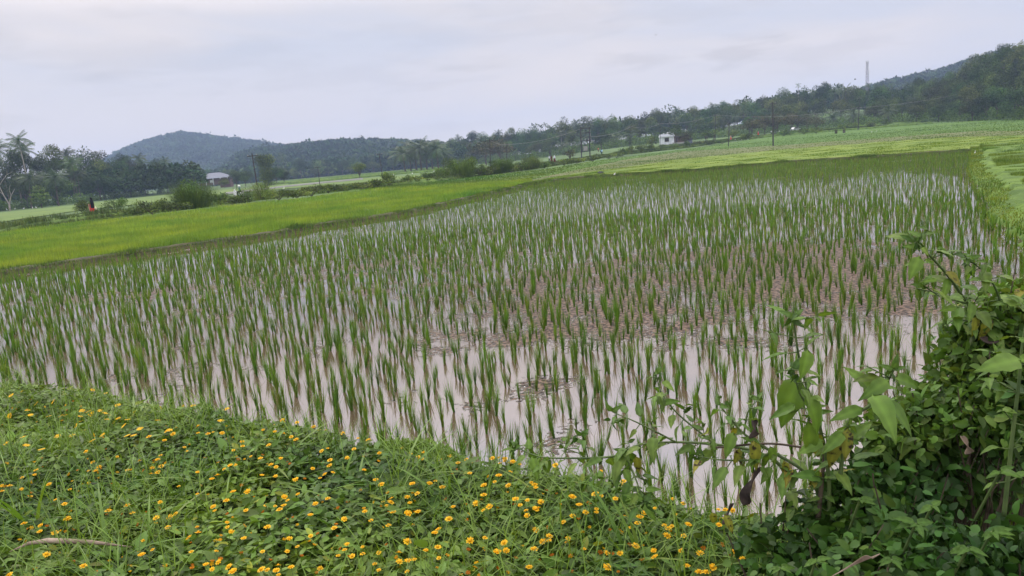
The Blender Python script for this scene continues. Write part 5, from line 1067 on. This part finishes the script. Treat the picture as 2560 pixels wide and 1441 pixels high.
# ================================================================ THE WEEDS AT THE RIGHT
def bezier(pts, n=10):
    pts = [Vector(p) for p in pts]; out = []
    for i in range(len(pts) - 1):
        p0 = pts[max(i - 1, 0)]; p1 = pts[i]; p2 = pts[i + 1]; p3 = pts[min(i + 2, len(pts) - 1)]
        for k in range(n):
            t = k / n; out.append(.5 * ((2 * p1) + (-p0 + p2) * t + (2 * p0 - 5 * p1 + 4 * p2 - p3) * t * t + (-p0 + 3 * p1 - 3 * p2 + p3) * t ** 3))
    out.append(pts[-1]); return out
def bigleaf(rows=7, w=.46, droop=.25, fold=.12, ser=.05, twist=0.0):   # serrated ovate leaf, folded on its midrib
    V = []; F = []
    for i in range(rows + 1):
        t = i / rows; wid = w * .5 * (math.sin(math.pi * min(1, t ** .62)) ** .85) * (1 - .12 * t) if 0 < t < 1 else .004
        if 0 < t < 1: wid *= 1 + ser * (1 if i % 2 else -1)
        z = -droop * t * t; tw = twist * t; yy = t * (1 - .1 * droop)
        for u in (-1, -.5, 0, .5, 1):
            zz = z + abs(u) * fold * wid * 2 - .03 * (abs(u) == 1) * (i % 2) + .012 * (abs(u) == .5) * (1 if i % 2 else -1)
            V.append((u * wid * math.cos(tw), yy + (.03 * abs(u)), zz + u * wid * math.sin(tw)))
    for i in range(rows):
        for j in range(4): a = i * 5 + j; F += [(a, a + 1, a + 6), (a, a + 6, a + 5)]
    c = np.array([(1.28 if u == 0 else (.93 if abs(u) == .5 else 1.0)) * (1.07 if i % 2 else .95) for i in range(rows + 1) for u in (-1, -.5, 0, .5, 1)])
    return np.array(V), np.array(F), c
LEAF_C = np.array([1.18, .96, .96, 1.15, .95, .95, 1.12, 1.0, .95, .95])
BLV = [bigleaf(7, random.uniform(.38, .52), random.uniform(.1, .55), random.uniform(.05, .3), .06, random.uniform(-.4, .4)) for _ in range(8)]
def leaves_mesh(name, items, mat, parent):   # items: (base Vector, dir Vector, normal Vector, length, tint)
    parts = []
    for B, Dv, Nv, Ln, t in items:
        v, f, vc = random.choice(BLV); Dv = Vector(Dv).normalized()
        v_, f_, c_ = inst(v, f, frames(np.array([Dv[:]]), np.array([Vector(Nv)[:]])), np.array([Ln]), np.array([B[:]]), np.array([t])); parts.append((v_, f_, c_ * vc[:, None]))
    V, F, C = cat(parts); return mk(name, V, F, mat, parent, C, smooth=True)
def weed(name, label, stems, seed, leaflen=(.06, .10), step=.055, sick=0.08, curled=True, big=(), sickbig=()):
    random.seed(seed); root = empty(name); st = MB(); L1 = []; L2 = []; L3 = []; base = None
    for pts, rr in stems:
        w_ = bezier([PD(*p) if len(p) == 3 else Vector(p[:3]) for p in pts], 8)
        if base is None: base = w_[0].copy()
        st.tube(w_, [rr * (1 - .65 * i / (len(w_) - 1)) for i in range(len(w_))], 6); acc = 0; k = 0
        for i in range(1, len(w_)):
            acc += (w_[i] - w_[i - 1]).length
            if acc > step * .62:
                acc = 0; k += 1; d = (w_[i] - w_[i - 1]).normalized(); side = d.cross(Vector((0, 0, 1))); side = side.normalized() if side.length > .1 else Vector((1, 0, 0))
                if k % 2: side = (side + d.cross(side) * random.uniform(-.9, .9)).normalized()
                for s in (-1, 1):
                    if random.random() < .12: continue
                    dr = side * s + d * random.uniform(.1, .6) + Vector((0, 0, random.uniform(-.75, .25))); t = random.uniform(.75, 1.2)
                    B = w_[i] + side * s * .008; pet = B + dr.normalized() * .014; st.tube([w_[i], pet], .0014, 4, False)
                    (L2 if random.random() < sick else L1).append((pet, dr, Vector((random.gauss(0, .35), random.gauss(-.25, .35), 1)), random.uniform(leaflen[0] * .55, leaflen[1]) * (1 - .3 * i / len(w_)), (t * random.uniform(.9, 1.2), t, t)))
                if random.random() < .38:
                    sd = (side * random.choice((-1, 1)) + d * .5 + Vector((0, 0, random.uniform(-.3, .9)))).normalized(); ln_ = random.uniform(.03, .08); e_ = w_[i] + sd * ln_; st.tube([w_[i], e_], .0013, 4, False)
                    for q in range(5): tt = random.uniform(.6, 1.1); L1.append((w_[i].lerp(e_, .4 + .15 * q), sd + Vector((random.gauss(0, 1), random.gauss(0, 1), random.gauss(-.2, .6))), Vector((random.gauss(0, .5), random.gauss(-.2, .5), 1)), random.uniform(.022, .045), (tt, tt, tt)))
        if curled:      # curled young leaves / heads at the tips
            tip = w_[-1]
            for q in range(3): L1.append((tip, Vector((random.gauss(0, 1), random.gauss(0, 1), .9)), Vector((random.gauss(0, .6), -.6, .4)), random.uniform(.025, .04), (.75, .8, .9)))
            for q in range(5): L3.append((tip + Vector((random.gauss(0, .006), random.gauss(0, .006), random.gauss(0, .01))), Vector((random.gauss(0, 1), random.gauss(0, 1), random.uniform(-1.3, -.2))), Vector((random.gauss(0, .8), random.gauss(0, .8), .3)), random.uniform(.018, .034), (.42, .5, .5)))
    for lst, out in ((big, L1), (sickbig, L2)):
        for (bx, by, tx, ty, D, dD) in lst:
            B = PD(bx, by, D); T = PD(tx, ty, D + dD); t = random.uniform(.95, 1.25); out.append((B, T - B, Vector((random.gauss(0, .2), -.75, .8)), (T - B).length * 1.03, (t, t, t * .9)))
    st.build('stems', MT['stem'], root, True)
    if L1: leaves_mesh('leaves', L1, MT['leaf_weed'], root)
    if L2: o = leaves_mesh('leaves', L2, MT['leaf_sick'], root); o['label'] = 'yellowing black-spotted leaves'
    if L3: o = leaves_mesh('leaves', L3, MT['leaf_weed'], root); o['label'] = 'dark curled young leaves at the tips'
    return tag(root, label, 'weed')
weed('leafy_weed', 'upright leafy weed with a large heart-shaped leaf below its curled tip',
     [([(2075, 1330, 1.75), (2070, 1180, 1.75), (2045, 1050, 1.74), (2015, 960, 1.74), (1995, 880, 1.72), (1984, 795, 1.70)], .006), ([(2045, 1050, 1.74), (2000, 985, 1.7), (1985, 925, 1.68)], .003)], 11, (.05, .085), .06, .05,
     big=[(2020, 872, 2012, 948, 1.66, -.03), (2012, 985, 2075, 1075, 1.66, -.04), (1998, 940, 1945, 1075, 1.75, .0), (1990, 1010, 1925, 1045, 1.72, 0), (2020, 1050, 2030, 1150, 1.7, 0), (2060, 1100, 1995, 1130, 1.7, 0)], sickbig=[(2035, 1080, 2050, 1150, 1.72, 0), (2085, 1095, 2100, 1165, 1.7, -.02)])
weed('leafy_weed', 'leafy weed arm rising right to grey dried buds above the water',
     [([(2100, 1200, 1.72), (2120, 1060, 1.70), (2180, 1010, 1.70), (2215, 960, 1.68), (2235, 925, 1.66)], .006)], 13, (.055, .09), .06, .03,
     big=[(2225, 950, 2160, 985, 1.64, -.03), (2235, 945, 2310, 962, 1.64, 0), (2195, 990, 2120, 915, 1.68, .03), (2160, 1020, 2085, 1040, 1.66, -.02), (2180, 985, 2250, 1060, 1.6, -.1), (2205, 1000, 2290, 1050, 1.64, -.08), (2110, 1080, 2060, 1130, 1.66, -.03)], sickbig=[(2120, 1070, 2115, 1150, 1.66, -.03), (2095, 1080, 2080, 1170, 1.68, -.03)])
weed('leafy_weed', 'long leafy weed branch leaning left across the water edge at the centre right',
     [([(1990, 1330, 1.85), (1960, 1180, 1.86), (1890, 1130, 1.88), (1790, 1112, 1.92), (1690, 1106, 1.98), (1600, 1112, 2.02), (1560, 1130, 2.04)], .0055),
      ([(1600, 1112, 2.02), (1540, 1140, 2.04), (1440, 1146, 2.08), (1350, 1142, 2.12), (1290, 1118, 2.16)], .004), ([(1690, 1106, 1.98), (1600, 1060, 2.0), (1530, 1030, 2.02)], .003), ([(1790, 1112, 1.92), (1700, 1040, 1.95), (1655, 985, 1.96), (1640, 935, 1.96)], .003), ([(1560, 1130, 2.04), (1590, 1200, 1.98), (1610, 1260, 1.95)], .0035), ([(1470, 1146, 2.07), (1455, 1090, 2.07)], .0025)], 17, (.05, .085), .05, .10,
     big=[(1330, 1140, 1345, 1200, 2.08, -.03), (1560, 1170, 1580, 1215, 2.0, -.03), (1610, 1260, 1640, 1300, 1.95, -.03), (1610, 1250, 1560, 1235, 1.95, 0), (1612, 1225, 1652, 1222, 1.95, 0), (1370, 1140, 1362, 1195, 2.1, 0), (1655, 1010, 1700, 1000, 1.95, 0)], sickbig=[(1590, 1140, 1600, 1190, 2.0, 0)])
weed('leafy_weed', 'leafy weed branch with drooping spotted leaves linking the upright weed and the left branch',
     [([(2060, 1260, 1.78), (2010, 1180, 1.78), (1930, 1130, 1.80), (1860, 1085, 1.82), (1825, 1045, 1.82), (1800, 1015, 1.82)], .005), ([(1930, 1130, 1.80), (1880, 1150, 1.8), (1800, 1150, 1.84), (1740, 1140, 1.86)], .0035), ([(1860, 1085, 1.82), (1870, 1030, 1.82), (1895, 1000, 1.82)], .003)], 19, (.05, .085), .05, .15,
     big=[(1835, 1080, 1810, 1145, 1.80, -.02), (1900, 1110, 1860, 1090, 1.8, 0), (1925, 1115, 1940, 1165, 1.78, 0)], sickbig=[(1885, 1100, 1895, 1180, 1.78, -.02), (1960, 1150, 1965, 1200, 1.76, 0), (2040, 1170, 2035, 1235, 1.76, 0), (1850, 1120, 1835, 1165, 1.8, 0), (1810, 1285, 1835, 1335, 1.8, -.02), (1780, 1280, 1790, 1320, 1.8, 0)])
weed('leafy_weed', 'highest leafy weed branch reaching up left over the paddy at the right edge',
     [([(2600, 1180, 1.95), (2560, 960, 1.95), (2490, 850, 1.92), (2420, 760, 1.90), (2370, 690, 1.88), (2320, 635, 1.86), (2290, 605, 1.84)], .006), ([(2420, 760, 1.90), (2350, 740, 1.88), (2310, 715, 1.86)], .003), ([(2490, 850, 1.92), (2500, 760, 1.9), (2470, 690, 1.88), (2420, 650, 1.88)], .004), ([(2490, 800, 1.9), (2550, 750, 1.88), (2600, 740, 1.86)], .003), ([(2460, 810, 1.9), (2390, 800, 1.88), (2365, 815, 1.86)], .003)], 23, (.055, .09), .05, .06,
     big=[(2305, 620, 2262, 610, 1.84, 0), (2300, 640, 2275, 695, 1.82, -.02), (2310, 650, 2340, 660, 1.84, 0), (2345, 700, 2310, 700, 1.84, 0), (2370, 695, 2365, 740, 1.84, -.03), (2430, 755, 2425, 805, 1.86, -.03), (2395, 770, 2350, 775, 1.84, 0), (2400, 640, 2440, 645, 1.86, 0), (2420, 700, 2480, 690, 1.86, -.05), (2340, 620, 2380, 640, 1.84, 0)], sickbig=[(2440, 790, 2440, 840, 1.86, -.02), (2470, 790, 2465, 850, 1.88, -.02)])
weed('leafy_weed', 'pale thick-stemmed weed rising straight up at the right frame edge', [([(2510, 1290, 1.55), (2530, 1100, 1.55), (2548, 950, 1.55), (2556, 860, 1.55), (2575, 760, 1.55)], .0055)], 29, (.06, .10), .09, 0, False,
     big=[(2555, 900, 2470, 905, 1.5, -.05), (2548, 905, 2600, 880, 1.52, 0), (2545, 850, 2580, 850, 1.52, 0)])
# climbing tangle of the bush: small round leaves through a volume rooted on the bank
def bushmass(name, label, regs, seed, mats, tw):
    random.seed(seed); root = empty(name); base = None
    lobes = []
    for (px, py, D, rx, ry, rz) in regs: q = PD(px, py, D); lobes.append((q.x, q.y, q.z, rx, ry, rz))
    mb = MB(); 
    for i, l in enumerate(lobes):
        c = Vector(l[:3]); g = Vector((c.x + random.uniform(-.1, .1), c.y + .05, 1.38)); 
        for k in range(tw):
            e = c + Vector((random.gauss(0, l[3] * .7), random.gauss(0, l[4] * .7), random.gauss(0, l[5] * .7))); m_ = g.lerp(e, .5) + Vector((random.uniform(-.08, .08), random.uniform(-.06, .06), random.uniform(-.02, .08))); mb.tube(bezier([g, m_, e], 5), [.004 * (1 - .06 * q) for q in range(11)], 4, False)
    mb.build('twigs', MT['twig'], root)
    for mat, n, s0, s1, sh, tm, clover in mats:
        W = np.array([l[3] * l[4] * l[5] for l in lobes]) ** .75; W /= W.sum(); wh = rng.choice(len(lobes), n, p=W); Lb = np.array(lobes)[wh]; dv = rng.normal(0, 1, (n, 3)); dv /= np.linalg.norm(dv, axis=1, keepdims=True)
        Pn = Lb[:, :3] + dv * Lb[:, 3:] * (1 - sh * rng.random((n, 1)) ** 1.5); f = dv * .4 + rng.normal(0, .6, (n, 3)); f[:, 2] -= .35
        nn = np.array([0, -.25, .7]) + rng.normal(0, .62, (n, 3)); S = s0 + (s1 - s0) * rng.random(n) ** 1.5; pt = .6 + .8 * fbm(Pn[:, 0] * 2, Pn[:, 2] * 2, .5, 3); t = tm * (.5 + 1.0 * rng.random(n)) * pt
        C = np.stack([t * (.9 + .35 * rng.random(n) ** 3), t, t], 1)
        kk = Pn[:, 2] > 1.3; V, F, C = inst(LEAF_V, LEAF_F, frames(f[kk], nn[kk]), np.stack([S * (1.5 if clover else 1.1), S, S], 1)[kk], Pn[kk], C[kk]); mk('foliage', V, F, MT[mat], root, C)
    return tag(root, label, 'bush')
bushmass('bush', 'dense dark leafy bush filling the lower right corner',
         [(2520, 1130, 2.3, .30, .2, .26), (2400, 1260, 2.2, .30, .2, .2), (2540, 1060, 1.75, .09, .12, .09), (2330, 1180, 1.85, .17, .13, .09), (2230, 1240, 1.75, .14, .12, .08), (2130, 1290, 1.75, .12, .12, .08), (2540, 1390, 1.5, .16, .12, .08), (2400, 1400, 1.5, .15, .12, .07), (2250, 1350, 1.6, .14, .12, .07), (2180, 1430, 1.55, .16, .12, .06), (2300, 1120, 1.9, .15, .12, .07), (2560, 980, 1.9, .12, .15, .16), (2050, 1310, 1.75, .10, .12, .07), (1960, 1390, 1.7, .14, .14, .06), (2140, 1200, 1.8, .09, .12, .06), (2420, 1200, 1.95, .14, .12, .08), (2330, 1440, 1.45, .16, .1, .06)],
         41, [('leaf_bush', 7000, .022, .052, .9, 1.0, False), ('leaf_bush', 3600, .018, .03, .9, 1.3, True)], 10)
bushmass('bush', 'looser tangle of pale small-leaved vines on top of the dark bush at the right',
         [(2480, 800, 1.95, .09, .1, .06), (2430, 870, 1.95, .09, .1, .06), (2440, 960, 1.9, .12, .14, .07), (2520, 880, 1.92, .10, .12, .08), (2350, 1030, 1.88, .14, .12, .06), (2240, 1090, 1.85, .12, .1, .05), (2560, 770, 1.95, .08, .1, .08), (2480, 1040, 1.8, .16, .1, .06)],
         43, [('leaf_weed', 4200, .018, .042, .9, .85, False), ('leaf_weed', 1600, .014, .024, .9, 1.0, True)], 8)
# a few bright larger leaves in the lighter weed green on the bush front
random.seed(5); root = empty('broad_leaved_sprig'); L1 = []; mb = MB()
for (cx_, cy_, D, nl_) in [(2290, 1310, 1.45, 6), (2480, 1330, 1.4, 7), (2330, 1265, 1.5, 4), (2150, 1250, 1.6, 5), (2420, 1370, 1.38, 7), (1950, 1420, 1.55, 4), (2040, 1400, 1.5, 5), (2500, 1180, 1.5, 4), (2230, 1400, 1.45, 5)]:
    c = PD(cx_, cy_, D); mb.tube([c - Vector((0, -.12, .22)), c], .003, 5)
    for k in range(nl_): a = k * 6.28 / nl_ + random.random(); L1.append((c, Vector((math.cos(a), math.sin(a) * .6 - .3, random.uniform(-.3, .25))), Vector((0, -.5, 1)), random.uniform(.022, .046), (.62, .72, .55)))
mb.build('stems', MT['stem'], root); leaves_mesh('leaves', L1, MT['leaf_weed'], root); tag(root, 'broad bright green leaves sprouting on the front of the dark corner bush', 'plant')
# dead curled leaf hanging over the bank edge, and dark withered leaves
def dead(pts, label, w_=.02, mat='dead_leaf'):
    q = bezier([PD(*p) for p in pts], 6); V = []; F = []
    for i, p in enumerate(q):
        t = i / (len(q) - 1); ww = w_ * (.35 + math.sin(math.pi * (t * .9 + .05))) * .7; a = 3 * t; s = Vector((math.cos(a), math.sin(a) * .8, .25 * math.sin(5 * t)))
        V += [(p - s * ww)[:], (p + Vector((0, .006, -.004)))[:], (p + s * ww)[:]]
    for i in range(len(q) - 1): a = 3 * i; F += [(a, a + 1, a + 4, a + 3), (a + 1, a + 2, a + 5, a + 4)]
    o = mk('dead_leaf', V, F, MT[mat]); o.modifiers.new('thick', 'SOLIDIFY').thickness = .0015; return tag(o, label, 'leaf')
dead([(1898, 1168, 1.82), (1885, 1200, 1.80), (1862, 1235, 1.80), (1868, 1262, 1.80)], 'dark brown curled dead leaf hanging beside the water', .022)
dead([(1830, 1258, 1.84), (1820, 1290, 1.83), (1812, 1310, 1.82)], 'grey-brown withered leaf above the spotted leaves at the bank edge', .014)
dead([(1885, 1050, 1.82), (1890, 1075, 1.80), (1880, 1095, 1.8)], 'small black withered leaf under the leafy weed branch', .016)
dead([(2455, 842, 1.86), (2475, 855, 1.85), (2495, 850, 1.86)], 'black shrivelled leaf under the highest weed branch', .018)
dead([(2405, 1090, 1.62), (2425, 1120, 1.6), (2420, 1135, 1.6)], 'tan dry leaf caught on the front of the right bush', .012, 'dry')
# the dark woody stalk carrying the left branches, and dry straw at the bottom
mb = MB(); mb.tube(bezier([PD(2045, 1300, 1.75), PD(2055, 1200, 1.76), PD(2060, 1130, 1.77), PD(2040, 1075, 1.78)], 6), [.007, .007, .006, .006, .006, .006, .005, .005, .005, .005, .005, .005, .005, .005, .005, .004, .004, .004, .003], 6)
mb.tube(bezier([PD(2060, 1130, 1.77), PD(1930, 1110, 1.8), PD(1790, 1120, 1.85)], 6), .003, 5); tag(mb.build('woody_stalk', MT['twig'], None, True), 'dark thin woody stalk standing between bank and weeds at the right', 'branch')
mb = MB()
for k in range(7): mb.tube(bezier([PD(2080 + 6 * k, 1441 - 3 * k, 1.45), PD(2130 + 5 * k, 1415 - 4 * k, 1.45), PD(2200 - 3 * k, 1385 + 2 * k, 1.45)], 5), .0013, 4)
tag(mb.build('dry_straw', MT['dry']), 'bundle of dry yellow stalks at the bottom edge before the bush', 'straw')
# ================================================================ HAZE
m = bpy.data.materials.new('haze'); m.use_nodes = True; nt = m.node_tree; nt.nodes.remove(nt.nodes['Principled BSDF']); pv = nt.nodes.new('ShaderNodeVolumePrincipled')
pv.inputs['Color'].default_value = (.52, .66, 1.0, 1); pv.inputs['Density'].default_value = .00030; pv.inputs['Anisotropy'].default_value = 0; nt.links.new(pv.outputs[0], nt.nodes['Material Output'].inputs['Volume'])
o = MB().box((0, 0, 61), (4700, 4700, 140)).build('haze', m); tag(o, 'thin bluish haze lying over the whole valley', 'haze', kind='stuff')
for a in ('cycles',): pass
# clean helper properties off the trees
for o in sc.objects:
    if o.get('label') == 'x': print('UNPLACED', o.name)
    if 'nat' in o.keys(): del o['nat']
